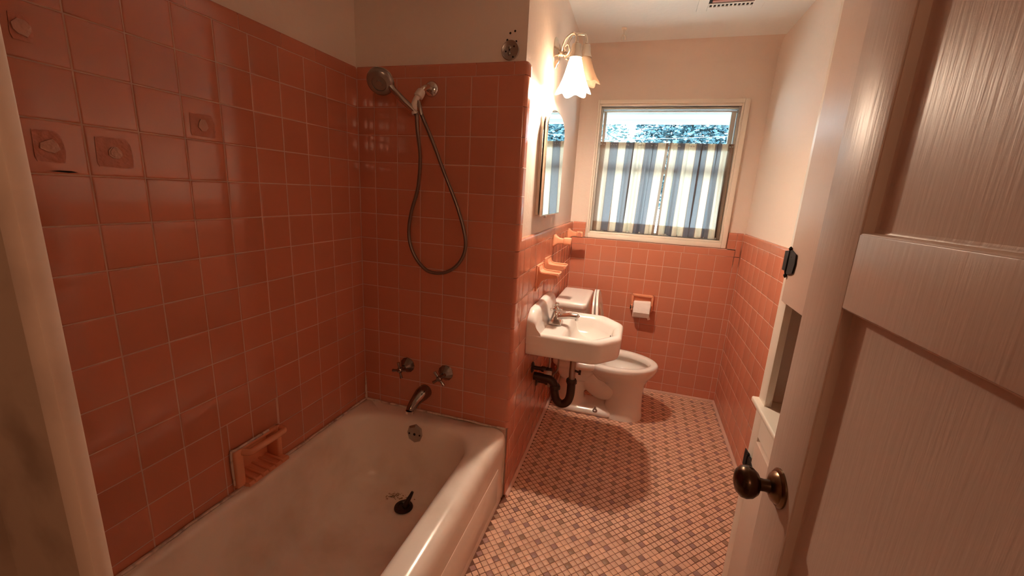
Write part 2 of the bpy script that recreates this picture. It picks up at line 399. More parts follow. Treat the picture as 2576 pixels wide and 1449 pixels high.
# ------------------------------------------------------------------ floor
bm = NB(); box(bm, -0.12, 2.0, -1.40, 1.65, -0.12, -0.0012)
floor = struct('floor', bm, M['mgrout'])
P_ = 0.0243; FO = (0.8130, -0.3105)
def mosaic_mesh(m):
    bm = NB(); rings = []
    for ins, z in ((0, -0.004), (0, -0.0008), (0.0009, 0)):
        a = P_/2-0.00095-ins
        rings.append([Vector((-a, -a, z)), Vector((a, -a, z)), Vector((a, a, z)), Vector((-a, a, z))])
    loft(bm, rings, False, True)
    return mesh_of('mosaic_tile', bm, m, 60)
mm = {k: mosaic_mesh(M[k]) for k in ('mosaic', 'mosaic2', 'mosaic3', 'mauve', 'brown')}
spots = []
s2_ = math.sqrt(0.5)
for i in range(-90, 90):
    for j in range(-90, 90):
        x = FO[0]+P_*s2_*(i-j); y = FO[1]+P_*s2_*(i+j)
        if x < (0.748 if y > -0.01 else 0.7365) or x > XR-0.008 or y > YB-0.008 or y < -1.38: continue
        k = 'mosaic'
        if i % 2 == 0 and j % 2 == 0 and ((i+j)//2) % 2 == 0: k = random.choice(('mauve', 'brown'))
        else:
            q = random.random(); k = 'mosaic2' if q < 0.22 else 'mosaic3' if q > 0.86 else 'mosaic'
        dv = Vector((x, y, 0))-CAM; zc = dv.dot(fwd); vis = False
        if zc > 0.1:
            px = 1288+FPX*dv.dot(r2)/zc; py = 724.5-FPX*dv.dot(u2)/zc
            vis = 1215 < px < 1850 and 0 < py < 1446
        spots.append((dv.length if vis else 99+dv.length, x, y, k))
spots.sort()
for n_, (d_, x, y, k) in enumerate(spots[:298]):
    o = bpy.data.objects.new('mosaic_tile', mm[k]); COL.objects.link(o); o.parent = floor
    o.location = (x, y, random.uniform(-0.0003, 0.0002)); o.rotation_euler = (random.uniform(-.006, .006), random.uniform(-.006, .006), PI/4+random.uniform(-.015, .015))
rest = bmesh.new(); mats = list(mm)
for (d_, x, y, k) in spots[298:]:
    a = (P_/2-0.00095)*math.sqrt(2); dz = random.uniform(-0.0003, 0.0002); b = a-0.0013
    lo = [rest.verts.new((x+p, y+q, -0.003)) for p, q in ((a, 0), (0, a), (-a, 0), (0, -a))]
    hi = [rest.verts.new((x+p, y+q, dz)) for p, q in ((b, 0), (0, b), (-b, 0), (0, -b))]
    fs = [rest.faces.new(hi)]+[rest.faces.new((lo[i], lo[(i+1) % 4], hi[(i+1) % 4], hi[i])) for i in range(4)]
    for f in fs: f.material_index = mats.index(k)
me = bpy.data.meshes.new('mosaic_field'); rest.to_mesh(me); rest.free()
for k in mats: me.materials.append(M[k])
o = bpy.data.objects.new('mosaic_field', me); COL.objects.link(o); o.parent = floor; o['kind'] = 'stuff'
def quarter(name, A, B, nrm):
    bm = NB(); A = Vector(A); B = Vector(B); n = Vector(nrm)
    pr = [(0, 0), (0.014, 0), (0.0125, 0.006), (0.009, 0.011), (0.005, 0.0135), (0, 0.014)]
    loft(bm, [[p+n*a+Vector((0, 0, b)) for a, b in pr] for p in (A, B)])
    return struct(name, bm, M['grout'], 50)
quarter('baseboard_right', (XR, YB-0.012, 0), (XR, -0.27, 0), (-1, 0, 0))
quarter('baseboard_inner', (FS.at(0.02, 0).x, 0.02, 0), (FS.at(YB-0.012, 0).x, YB-0.012, 0), (1, 0, 0))
quarter('baseboard_back', (0.735, YB, 0), (XR, YB, 0), (0, -1, 0))
# ------------------------------------------------------------------ front wall, doorway and hall behind the camera
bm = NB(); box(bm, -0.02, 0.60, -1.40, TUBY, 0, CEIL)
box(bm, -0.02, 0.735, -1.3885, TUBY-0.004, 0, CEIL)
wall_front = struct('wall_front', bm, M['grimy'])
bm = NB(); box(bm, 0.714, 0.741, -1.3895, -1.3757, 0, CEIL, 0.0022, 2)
struct('trim_2', bm, M['strip'], label='worn painted wooden strip at end of tub wall')
bm = NB(); box(bm, 1.535, 2.0, -1.50, -1.40, 0, CEIL); box(bm, 0.60, 1.535, -1.50, -1.40, 2.06, CEIL)
struct('wall_door', bm, M['hallpaint'])
bm = NB()
box(bm, -1.2, -1.1, -3.4, -1.39, 0, CEIL); box(bm, 2.9, 3.0, -3.4, -1.5, 0, CEIL); box(bm, -1.2, 3.0, -3.5, -3.4, 0, CEIL)
box(bm, -1.2, -0.02, -1.42, -1.38, 0, CEIL); box(bm, 2.0, 3.0, -1.5, -1.4, 0, CEIL)
struct('wall_hall', bm, M['hallpaint'])
bm = NB(); box(bm, -1.2, 3.0, -3.5, -1.38, CEIL, CEIL+0.1); struct('ceiling_hall', bm, M['hallpaint'])
bm = NB(); box(bm, -1.2, 3.0, -3.5, -1.40, -0.1, 0.0); struct('floor_hall', bm, M['wood'])
hl = thing('hall_lamp', 'round white glass ceiling lamp in the hall behind the doorway', 'ceiling lamp', (1.55, -2.5, CEIL))
bm = NB(); lathe(bm, [(0.09, 0), (0.09, -0.02), (0.07, -0.03)], (1.55, -2.5, CEIL), (0, 0, 1), 24); obj('canopy', bm, M['nickel'], hl)
bm = NB(); lathe(bm, [(0.07, -0.03), (0.12, -0.06), (0.135, -0.10), (0.12, -0.145), (0.07, -0.17), (0.0, -0.178)], (1.55, -2.5, CEIL), (0, 0, 1), 24, True, False); obj('glass_bowl', bm, M['shade_off'], hl)
ld = bpy.data.lights.new('hall_light', 'POINT'); ld.energy = HALL_W; ld.color = (1.0, 0.60, 0.36); ld.shadow_soft_size = 0.14
lo = bpy.data.objects.new('hall_light', ld); lo.location = (1.55, -2.5, 1.95); COL.objects.link(lo)
# ------------------------------------------------------------------ window_1
win = bpy.data.objects.new('window_1', None); COL.objects.link(win); win.location = (1.287, YB, 1.16); win['kind'] = 'structure'
CX0, CX1, CZ0, CZ1 = 0.829, 1.7625, 1.112, 2.047
YC = YB-0.018+0.018
def bar(bm, x0, x1, z0, z1, y0, y1, r=0.002): box(bm, x0, x1, y0, y1, z0, z1, r, 2)
for nm, (x0, x1, z0, z1) in (('casing_side', (CX0, 0.842, CZ0, CZ1)), ('casing_side', (1.7325, CX1, CZ0, CZ1)), ('casing_head', (0.842, 1.7325, 2.0205, CZ1)), ('casing_sill', (0.842, 1.7325, CZ0, 1.146))):
    bm = NB(); bar(bm, x0, x1, z0, z1, YB-0.006, YB+0.03, 0.003); obj(nm, bm, M['trimpaint'], win)
for nm, (x0, x1, z0, z1) in (('stop_moulding', (0.842, 0.8535, 1.146, 2.0205)), ('stop_moulding', (1.721, 1.7325, 1.146, 2.0205)), ('stop_moulding', (0.8535, 1.721, 2.006, 2.0205)), ('stop_moulding', (0.8535, 1.721, 1.146, 1.160))):
    bm = NB(); bar(bm, x0, x1, z0, z1, YB+0.002, YB+0.03, 0.003); obj(nm, bm, M['trimpaint'], win)
bm = NB()   # reveal boards
bar(bm, WX0-0.012, WX0, WZ0-0.012, WZ1+0.012, YB+0.02, YB+0.17, 0); bar(bm, WX1, WX1+0.012, WZ0-0.012, WZ1+0.012, YB+0.02, YB+0.17, 0)
bar(bm, WX0, WX1, WZ1, WZ1+0.012, YB+0.02, YB+0.17, 0); bar(bm, WX0, WX1, WZ0-0.012, WZ0, YB+0.02, YB+0.17, 0)
obj('reveal', bm, M['trimpaint'], win)
for nm, (x0, x1, z0, z1, y0, y1) in (('sash_frame', (WX0, WX0+0.014, WZ0, WZ1, YB+0.03, YB+0.06)), ('sash_frame', (WX1-0.014, WX1, WZ0, WZ1, YB+0.03, YB+0.06)),
        ('sash_frame', (WX0+0.014, WX1-0.014, WZ1-0.014, WZ1, YB+0.03, YB+0.06)), ('sash_frame', (WX0+0.014, WX1-0.014, WZ0, WZ0+0.016, YB+0.03, YB+0.06)),
        ('sash_rail', (WX0+0.014, WX1-0.014, WZ1-0.030, WZ1-0.022, YB+0.045, YB+0.072)), ('sash_stile', (WX0+0.018, WX0+0.037, WZ0, WZ1-0.02, YB+0.055, YB+0.085)), ('sash_stile', (WX1-0.046, WX1-0.018, WZ0, WZ1-0.02, YB+0.055, YB+0.085)),
        ('meeting_rail', (WX0+0.03, WX1-0.03, 1.580, 1.612, YB+0.06, YB+0.09))):
    bm = NB(); bar(bm, x0, x1, z0, z1, y0, y1, 0.002); obj(nm, bm, M['alu'], win)
for z0, z1 in ((WZ0+0.012, 1.585), (1.607, WZ1-0.025)):
    bm = NB(); box(bm, WX0+0.03, WX1-0.036, YB+0.070, YB+0.074, z0, z1); obj('pane', bm, M['glass'], win)
for x in (WX0+0.004, WX1-0.010):
    bm = NB(); bar(bm, x, x+0.006, WZ1-0.042, WZ1-0.012, YB+0.018, YB+0.034, 0.001); obj('latch', bm, M['alu'], win)
# ------------------------------------------------------------------ outside
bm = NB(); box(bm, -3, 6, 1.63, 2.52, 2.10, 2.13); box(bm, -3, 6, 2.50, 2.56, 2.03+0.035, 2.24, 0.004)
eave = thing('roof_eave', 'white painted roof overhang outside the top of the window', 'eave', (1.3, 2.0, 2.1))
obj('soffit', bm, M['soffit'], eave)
for i in range(3):
    bm = NB(); box(bm, 1.02+0.165*i, 1.02+0.165*i+0.15, 2.28, 2.292, 2.097, 2.1005); obj('vent_slot', bm, M['slot'], eave)
bm = NB(); box(bm, -3, 6, 2.20, 2.215, 2.085, 2.1005); obj('soffit_batten', bm, M['soffit'], eave)
bm = NB(); box(bm, -25, 28, 1.7, 45, -0.9, -0.6)
struct('ground', bm, M['lawn'], label='pale sunlit yard outside the window')
bm = NB(); tube(bm, [(-9, 10.5, 2.74), (-2, 10.2, 2.80), (5, 10, 3.10), (12, 9.8, 3.5)], 0.005, 6, 8)
tag(obj('overhead_cable', bm, M['wire']), 'thin pale cable strung across in front of the trees outside', 'cable')
def leaf_cloud(bm, c, rad, n, size):
    for _ in range(n):
        while True:
            p = Vector((random.uniform(-1, 1), random.uniform(-1, 1), random.uniform(-1, 1)))
            if p.length < 1: break
        p = Vector((c[0]+p.x*rad[0], c[1]+p.y*rad[1], c[2]+p.z*rad[2]))
        d = Vector((random.gauss(0, 1), random.gauss(0, 1), random.gauss(0, 1))).normalized(); u, v = frame_of(d)
        s = size*random.uniform(0.6, 1.3)
        bm.faces.new([bm.verts.new(p+u*s), bm.verts.new(p+v*s*0.45+d*s*0.1), bm.verts.new(p-u*s), bm.verts.new(p-v*s*0.45+d*s*0.1)])
TREES = [(-4.6, 11.5, 'tall loose tree furthest left beyond the window', 'leaf', 1400), (-1.1, 12.5, 'pale bushy tree with white sky gaps beyond the left pane edge', 'leaf', 2200),
         (2.4, 12.0, 'leafy tree with forked trunk behind the middle of the cable', 'leaf2', 6000), (5.9, 11.8, 'dark tree with two straight trunks beyond the right side of the window', 'leaf2', 2300), (9.4, 12.6, 'dense tree furthest right beyond the window', 'leaf2', 1800)]
for x, y, lab, lm, n in TREES:
    t = thing('tree', lab, 'tree', (x, y, -0.6), 'trees in the yard')
    bm = NB(); tube(bm, [(x, y, -0.6), (x+0.1, y, 1.2), (x-0.1, y, 3), (x+0.15, y, 5)], [0.16, 0.13, 0.10, 0.05], 10, 4); obj('trunk', bm, M['bark'], t)
    for s in (-1, 1):
        bm = NB(); tube(bm, [(x, y, 1.6), (x+s*0.5, y-0.2, 2.5), (x+s*0.9, y-0.1, 3.6), (x+s*1.4, y, 4.4)], [0.07, 0.06, 0.05, 0.02], 8, 4); obj('branch', bm, M['bark'], t)
    bm = NB(); leaf_cloud(bm, (x, y, 3.1), (1.7, 1.1, 2.2), int(n*2.4), 0.075); obj('foliage', bm, M[lm], t)
# ------------------------------------------------------------------ curtains
def cafe(name, label, x0t, x1t, x0b, x1b, stripes, fold, seed):
    CREAM = (0.80, 0.74, 0.62); BLUE = (0.25, 0.26, 0.29); BRN = (0.36, 0.26, 0.20)
    stops = []
    for s, k in stripes:
        c = {'c': CREAM, 'b': BLUE, 'n': BRN}[k]
        if stops: stops.append((max(s-0.006, 0), BRN))
        stops.append((s, c))
    m = curtain_mat(name+'_cloth', stops)
    rnd = random.Random(seed); ph = [rnd.uniform(0, 6.28) for _ in range(4)]
    t = thing(name, label, 'curtain', ((x0t+x1t)/2, 1.489, 1.165), 'striped cafe curtains')
    pleats = [(0.05+rnd.random()*0.06, 1.0), (0.27+rnd.random()*0.08, 0.8), (0.50+rnd.random()*0.08, 0.9), (0.72+rnd.random()*0.08, 0.7), (0.90+rnd.random()*0.04, 1.1)]
    def sheet(nm, z0, z1, off, nz):
        bm = NB(); uvl = bm.loops.layers.uv.new('UVMap'); N = 260; rows = []
        for k in range(nz+1):
            z = z0+(z1-z0)*k/nz; f = (1.775-z)/(1.775-1.166); row = []
            for i in range(N+1):
                s = i/N; x = (x0t+(x1t-x0t)*s)*(1-f)+(x0b+(x1b-x0b)*s)*f
                amp = 0.005+0.012*min(f*1.5, 1)
                y = 1.489+amp*(math.sin(s*fold*6.28+ph[0]+0.6*f)+0.5*math.sin(s*fold*2.3*6.28+ph[1]-0.8*f))*(0.6+0.4*math.sin(s*9+ph[2]))
                if f < 0.12: y += 0.0025*math.sin(s*170+ph[3]+z*40)*(1-f/0.12)
                z_ = z + (0.0025*math.sin(s*60+ph[3]) if f > 0.9 else 0.0)
                for q, (sk, st) in enumerate(pleats):
                    g = (s-sk)/0.022; e_ = math.exp(-g*g)*st*(0.55+0.45*math.sin(2.2*f+q*1.7+ph[1]))
                    x -= 0.030*g*e_; y -= 0.014*e_
                row.append((bm.verts.new((x, y+off, z_)), s, 1-f))
            rows.append(row)
        for a, b in zip(rows[:-1], rows[1:]):
            for i in range(N):
                q = (a[i], a[i+1], b[i+1], b[i]); fc = bm.faces.new([w_[0] for w_ in q])
                for lp, w_ in zip(fc.loops, q): lp[uvl].uv = (w_[1], w_[2])
        return obj(nm, bm, m, t, 180)
    sheet('curtain_cloth', 1.166, 1.779, 0.0, 40)
    sheet('rod_pocket', 1.733, 1.779, 0.012, 4)
    sheet('hem', 1.168, 1.232, -0.003, 5)
    return t
cafe('curtain', 'left striped cafe curtain panel hanging in the lower window half', 0.869, 1.320, 0.863, 1.298,
     [(0, 'n'), (0.07, 'c'), (0.15, 'b'), (0.27, 'c'), (0.385, 'b'), (0.51, 'c'), (0.67, 'b'), (0.85, 'c'), (0.965, 'n')], 5, 3)
cafe('curtain', 'right striped cafe curtain panel with brown edge fold by the right jamb', 1.324, 1.716, 1.312, 1.718,
     [(0, 'n'), (0.03, 'c'), (0.14, 'b'), (0.25, 'c'), (0.43, 'b'), (0.61, 'c'), (0.72, 'b'), (0.82, 'c'), (0.91, 'n')], 5, 11)
bm = NB(); tube(bm, [(WX0, 1.495, 1.764), (1.29, 1.495, 1.761), (WX1, 1.495, 1.762)], 0.0045, 10, 4)
tag(obj('curtain_rod', bm, M['alu']), 'thin metal tension rod carrying the striped curtains across the window', 'curtain rod')
# ------------------------------------------------------------------ bathtub
tub = thing('bathtub', 'old stained white enamel bathtub filling the tiled alcove', 'bathtub', (0.37, -0.69, 0))
bm = NB(); N = 10
X0, X1, Y0, Y1 = 0.001, 0.7345, TUBY, -0.001
cx, cy = (X0+X1)/2, (Y0+Y1)/2; hx, hy = (X1-X0)/2, (Y1-Y0)/2
def orr(ins, r, z): return rrect(cx-ins/2, cy, hx-ins/2, hy, r, z, N)
icx, icy, ihx, ihy = 0.328, -0.70, 0.308, 0.61
def irr(ins, r, z, dx=0, dy=0): return rrect(icx+dx, icy+dy, ihx-ins, ihy-ins, r, z, N)
rings = [orr(0.006, 0.004, 0.0), orr(0.005, 0.004, 0.20), orr(0.003, 0.006, 0.26), orr(0, 0.006, 0.298), orr(0.001, 0.007, 0.322), orr(0.006, 0.010, 0.342), orr(0.016, 0.014, 0.356), orr(0.03, 0.02, 0.363), orr(0.045, 0.03, 0.3655),
         irr(-0.018, 0.155, 0.3665), irr(-0.006, 0.15, 0.3645), irr(0.004, 0.145, 0.358), irr(0.012, 0.14, 0.345), irr(0.02, 0.14, 0.31), irr(0.036, 0.14, 0.20, 0, 0.006), irr(0.052, 0.14, 0.12, 0, 0.012),
         irr(0.068, 0.135, 0.085, 0, 0.012), irr(0.09, 0.13, 0.066, 0, 0.012), irr(0.12, 0.12, 0.058, 0, 0.012), irr(0.2, 0.08, 0.054, 0, 0.012), irr(0.28, 0.02, 0.052, 0, 0.012)]
loft(bm, rings, True, True)
body = obj('body', bm, M['tub'], tub, 60)
bm = NB(); box(bm, 0.7240, 0.7312, -1.30, -0.075, 0.045, 0.215, 0.0025, 3); obj('apron_panel', bm, M['tub'], tub)
bm = NB()
oc = Vector((0.3365, -0.0985, 0.311)); ox = Vector((0, -1, 0.12)).normalized()
lathe(bm, [(0.044, 0), (0.044, 0.008), (0.034, 0.014), (0.0, 0.0142)], oc, ox, 8, True, False)
ov = obj('overflow_plate', bm, M['dullchrome'], tub, 15)
for dx, rr in ((-0.026, 0.004), (0.0, 0.006), (0.026, 0.004)):
    bm = NB(); lathe(bm, [(rr, 0), (rr, 0.0012)], oc+ox*0.0138+Vector((dx, 0, 0)), ox, 12); obj('screw_hole', bm, M['hole'], ov)
bm = NB(); dc = Vector((0.372, -0.263, 0.0565))
lathe(bm, [(0.036, 0), (0.040, 0.004), (0.038, 0.009), (0.026, 0.011), (0.022, 0.006), (0.001, 0.006)], dc, (0, 0, 1), 28, True, False)
dr = obj('drain', bm, M['darkmetal'], tub)
bm = NB(); tube(bm, [dc+Vector((0.005, 0.006, 0.004)), dc+Vector((0.010, 0.014, 0.024)), dc+Vector((0.018, 0.026, 0.044)), dc+Vector((0.024, 0.034, 0.062))], [0.013, 0.011, 0.008, 0.0055], 10, 3); obj('stopper_stem', bm, M['darkmetal'], dr)
bm = NB()
for k in range(70):
    x = 0.265+random.random()**1.2*0.10*(1 if random.random() < 0.8 else 1.3); y = -0.215+random.gauss(0, 0.012)+0.1*(x-0.3); r = random.uniform(0.0008, 0.0032)
    z = 0.0588
    P = [Vector((x+r*1.5*math.cos(a*PI/4)*random.uniform(.6, 1.2), y+r*math.sin(a*PI/4)*random.uniform(.6, 1.2), z)) for a in range(8)]
    loft(bm, [P, [p+Vector((0, 0, 0.0006)) for p in P]])
o = obj('rust_flakes', bm, M['rust'], tub); o['kind'] = 'stuff'
bm = NB()
P = [Vector((x, y, 0.371+random.uniform(-0.002, 0.002))) for x, y in [(0.006, -1.36+0.05*i) for i in range(28)]]; tube(bm, P, [random.uniform(0.004, 0.0065) for _ in P], 6, 1)
P = [Vector((0.01+0.03*i, -0.005, 0.370+random.uniform(-0.002, 0.002))) for i in range(25)]; tube(bm, P, [random.uniform(0.003, 0.006) for _ in P], 6, 1)
P = [Vector((0.004, -0.004, 0.37+0.02*i)) for i in range(7)]; tube(bm, P, [0.006, 0.0055, 0.005, 0.0045, 0.004, 0.003, 0.002], 6, 1)
obj('caulk_bead', bm, M['caulk'], tub)
# ------------------------------------------------------------------ shower set
arm = thing('shower_arm', 'chrome wall arm with round flange and grey swivel holder below the tile cap', 'shower arm', (0.349, 0, 1.782))
bm = NB(); lathe(bm, [(0.030, 0), (0.030, 0.004), (0.026, 0.010), (0.014, 0.016), (0.0, 0.0165)], (0.349, 0, 1.782), (0, -1, 0), 28, True, False); obj('flange', bm, M['chrome'], arm)
bm = NB(); tube(bm, [(0.349, 0, 1.782), (0.349, -0.03, 1.783), (0.346, -0.058, 1.772), (0.338, -0.078, 1.748)], 0.0105, 14, 6); obj('arm_pipe', bm, M['nickel'], arm)
bm = NB(); lathe(bm, [(0.012, -0.004), (0.0155, 0), (0.0175, 0.012), (0.0175, 0.026), (0.0125, 0.029)], (0.3435, -0.070, 1.760), Vector((-0.010, -0.014, -0.028)), 20); obj('swivel_nut', bm, M['whiteplastic'], arm)
bm = NB(); tube(bm, [(0.334, -0.084, 1.738), (0.326, -0.09, 1.715), (0.324, -0.094, 1.695), (0.330, -0.095, 1.672)], [0.010, 0.0115, 0.013, 0.012], 14, 5); hd = obj('hand_shower_holder', bm, M['whiteplastic'], arm)
bm = NB(); tube(bm, [(0.3365, -0.085, 1.722), (0.345, -0.085, 1.70), (0.350, -0.083, 1.672)], 0.0075, 12, 5); obj('hose_nut', bm, M['dullchrome'], arm)
hs = thing('hand_shower', 'grey chrome hand shower hanging in its holder with looped hose', 'hand shower', (0.33, -0.1, 1.68))
ha = Vector((0.322, -0.098, 1.689)); hb = Vector((0.222, -0.135, 1.775)); hn = Vector((0.22, -0.78, -0.58)).normalized()
bm = NB(); tube(bm, [(0.336, -0.093, 1.674), ha, (0.285, -0.112, 1.722), (0.255, -0.122, 1.752), (0.236, -0.128, 1.775)], [0.0105, 0.0115, 0.0125, 0.0115, 0.016], 14, 6); obj('handle', bm, M['dullchrome'], hs)
bm = NB(); hc = Vector((0.208, -0.135, 1.782))
lathe(bm, [(0.011, -0.032), (0.030, -0.028), (0.044, -0.017), (0.050, -0.003), (0.051, 0.004)], hc, hn, 32, True, True); hd_ = obj('spray_head', bm, M['dullchrome'], hs)
bm = NB(); lathe(bm, [(0.049, 0.003), (0.051, 0.006), (0.049, 0.014), (0.040, 0.021), (0.028, 0.024), (0.026, 0.020), (0.012, 0.020), (0.010, 0.025), (0, 0.025)], hc, hn, 32, True, False); fc_ = obj('spray_face', bm, M['plastic'], hs)
u_, v_ = frame_of(hn)
bm = NB()
for k in range(36):
    a = 2*PI*k/36; lathe(bm, [(0.0016, 0), (0.0012, 0.003)], hc+hn*0.017+(u_*math.cos(a)+v_*math.sin(a))*0.041, hn, 6)
o = obj('nozzles', bm, M['hole'], fc_); o['kind'] = 'stuff'
bm = NB()
hp = [(0.336, -0.093, 1.674), (0.333, -0.085, 1.62), (0.326, -0.05, 1.52), (0.300, -0.022, 1.40), (0.266, -0.016, 1.30), (0.252, -0.014, 1.22), (0.262, -0.014, 1.15), (0.30, -0.014, 1.085), (0.355, -0.014, 1.048), (0.43, -0.014, 1.055),
      (0.49, -0.014, 1.10), (0.5175, -0.014, 1.165), (0.510, -0.014, 1.235), (0.475, -0.016, 1.34), (0.423, -0.024, 1.46), (0.384, -0.05, 1.575), (0.360, -0.078, 1.65), (0.350, -0.083, 1.676)]
tube(bm, hp, 0.0068, 10, 6); obj('hose', bm, M['hose'], hs)
# ------------------------------------------------------------------ tub valves and spout
def valve(x, z, lab, rot):
    t = thing('tub_valve', lab, 'valve handle', (x, 0, z), 'tub valve handles')
    bm = NB(); lathe(bm, [(0.037, 0), (0.037, 0.003), (0.030, 0.012), (0.012, 0.034), (0.0, 0.0342)], (x, 0, z), (0, -1, 0), 12, True, False); obj('escutcheon', bm, M['darkchrome'], t, 12)
    bm = NB(); tube(bm, [(x, -0.03, z), (x, -0.062, z)], [0.009, 0.008], 12, 1); obj('valve_stem', bm, M['darkchrome'], t)
    bm = NB(); lathe(bm, [(0.011, 0.054), (0.013, 0.060), (0.013, 0.070), (0.009, 0.076), (0, 0.077)], (x, 0, z), (0, -1, 0), 16, True, False)
    for k in range(4):
        a = rot+k*PI/2; d = Vector((math.cos(a), 0, math.sin(a)))
        c = Vector((x, -0.066, z)); tube(bm, [c+d*0.006, c+d*0.02, c+d*0.037], [0.0065, 0.0055, 0.0075], 10, 3)
    obj('cross_handle', bm, M['darkchrome'], t)
valve(0.2345, 0.5875, 'left chrome cross-handle valve above the tub spout, nearer the wall corner', 0.2)
valve(0.4325, 0.5845, 'right chrome cross-handle valve above and right of the tub spout', 0.7)
sp = thing('tub_spout', 'dark tarnished metal tub spout curving down over the rim', 'tub spout', (0.3275, 0, 0.47))
bm = NB(); tube(bm, [(0.3275, 0.0, 0.471), (0.327, -0.035, 0.470), (0.322, -0.075, 0.458), (0.317, -0.105, 0.440), (0.3155, -0.115, 0.428)], [0.0345, 0.0335, 0.0245, 0.0195, 0.0175], 20, 6); obj('spout_body', bm, M['darkchrome'], sp)
bm = NB(); lathe(bm, [(0.0195, 0), (0.0195, 0.012), (0.0165, 0.012), (0.0165, 0.004)], (0.3155, -0.1155, 0.430), (-0.02, -0.08, -1), 18, True, True); obj('spout_lip', bm, M['chrome'], sp)
# ------------------------------------------------------------------ round plate left on the wall, screw holes
pl = thing('wall_plate', 'round dark metal plate with raised clips above the tile cap', 'metal plate', (0.666, 0.01, 1.912))
bm = NB(); lathe(bm, [(0.0345, 0), (0.0345, 0.004), (0.0325, 0.006), (0.0300, 0.0045), (0.0, 0.0042)], (0.666, 0.010, 1.912), (0, -1, 0), 40, True, False); obj('disc', bm, M['dullchrome'], pl)
for (x, z, wd, hg, rz) in ((0.664, 1.921, 0.013, 0.008, 0.3), (0.663, 1.902, 0.013, 0.009, -0.2)):
    bm = NB(); lathe(bm, [(wd/2, 0), (wd/2, 0.004), (wd/4, 0.006), (0, 0.006)], (x, 0.007, z), (0, -1, 0), 14, True, False); obj('clip', bm, M['plastic'], pl)
for (x, z) in ((0.6805, 1.924), (0.6495, 1.908), (0.678, 1.889), (0.663, 1.913), (0.662, 1.897)):
    bm = NB(); lathe(bm, [(0.0032, 0), (0.0032, 0.0015)], (x, 0.0062, z), (0, -1, 0), 10); obj('plate_hole', bm, M['hole'], pl)
for (x, z) in ((0.6804, 1.976), (0.6622, 1.970), (0.6518, 1.9475), (0.6865, 1.9415)):
    bm = NB(); lathe(bm, [(0.0042, 0), (0.0038, 0.0008)], (x, 0.0102, z), (0, -1, 0), 10); obj('screw_hole', bm, M['hole'], wall_end)
# ------------------------------------------------------------------ marks of removed fittings on the long wall
for (a, b, c, d, lump) in ((0.641, 0.712, 1.507, 1.569, 1), (0.858, 0.931, 1.409, 1.477, 2), (0.983, 1.034, 1.412, 1.478, 1), (0.9995, 1.034, 1.64, 1.69, 1)):
    bm = NB()
    P = [FL.at(u, v, 0.0006) for u, v in ((a+.004, c), (b-0.003, c+0.001), (b, c+0.01), (b-0.002, d-0.002), (a+0.012, d), (a+.003, d-0.014), (a, c+0.02))]
    loft(bm, [P, [p+Vector((0.0008, 0, 0)) for p in P]]); pa = obj('adhesive_mark', bm, M['adhesive'], wall_left)
    cu_, cv_ = (a+b)/2, (c+d)/2
    for q in range(lump):
        s = 0.016-0.004*q
        P = [FL.at(cu_+s*math.cos(k*PI/4+.4)*random.uniform(.7, 1.1), cv_+s*math.sin(k*PI/4+.4)*random.uniform(.7, 1.1), 0.001) for k in range(8)]
        bm = NB(); loft(bm, [P, [p+Vector((0.003+0.002*q, 0, 0)) for p in P], [p.lerp(FL.at(cu_, cv_, 0), 0.5)+Vector((0.0035+0.002*q, 0, 0)) for p in P]]); obj('glue_lump', bm, M['adhesive2'], pa)
bm = NB(); P = [FL.at(u, v, 0.0008) for u, v in ((0.968, 1.394), (0.985, 1.3925), (1.016, 1.3945), (1.0, 1.3965), (0.98, 1.3965))]; loft(bm, [P, [p+Vector((0.0004, 0, 0)) for p in P]]); obj('chip', bm, M['hole'], wall_left)
# ------------------------------------------------------------------ soap dish in the tub wall
sdh = thing('soap_dish', 'pink ceramic soap dish with grab bar set above the tub rim', 'soap dish', (0, -0.61, 0.39))
dy0, dy1, dz0, dz1 = -0.7065, -0.5145, 0.3865, 0.5195
bm = NB(); box(bm, -0.046, 0.020, dy0, dy0+0.032, dz0-0.004, dz1, 0.006, 3); box(bm, -0.046, 0.014, dy1-0.022, dy1, dz0, dz1, 0.006, 3); box(bm, -0.046, 0.012, dy0, dy1, dz1-0.014, dz1, 0.005, 3)
box(bm, -0.048, -0.040, dy0+0.01, dy1-0.01, dz0, dz1-0.01); obj('frame', bm, M['ceramic'], sdh)
bm = NB(); prism(bm, [(-0.044, dz0+0.014), (0.020, dz0+0.006), (0.036, dz0+0.008), (0.042, dz0+0.003), (0.040, dz0-0.006), (0.020, dz0-0.010), (0.004, dz0-0.010), (-0.044, dz0-0.004)], 'y', dy0+0.026, dy1-0.002); tr = obj('tray', bm, M['ceramic'], sdh)
for k in range(5):
    bm = NB(); y = dy0+0.050+k*0.028; tube(bm, [(-0.040, y, dz0+0.013), (0.0, y, dz0+0.010), (0.034, y, dz0+0.008), (0.043, y, dz0+0.001)], 0.0055, 8, 3); obj('ridge', bm, M['ceramic'], tr)
bm = NB(); tube(bm, [(0.012, dy0+0.03, dz1-0.012), (0.036, dy0+0.04, dz1-0.014), (0.040, dy0+0.06, dz1-0.014), (0.040, dy1-0.035, dz1-0.014), (0.036, dy1-0.012, dz1-0.014), (0.012, dy1-0.004, dz1-0.012)], 0.0115, 14, 6); obj('grab_bar', bm, M['ceramic'], sdh)
bm = NB(); tube(bm, [(0.006, dy0, dz0+0.01), (0.006, dy0-0.002, dz1-0.004), (0.008, dy0+0.02, dz1+0.002), (0.008, dy1-0.05, dz1+0.002)], [0.004, 0.004, 0.005, 0.005], 8, 4); obj('caulk_bead', bm, M['caulk'], sdh)
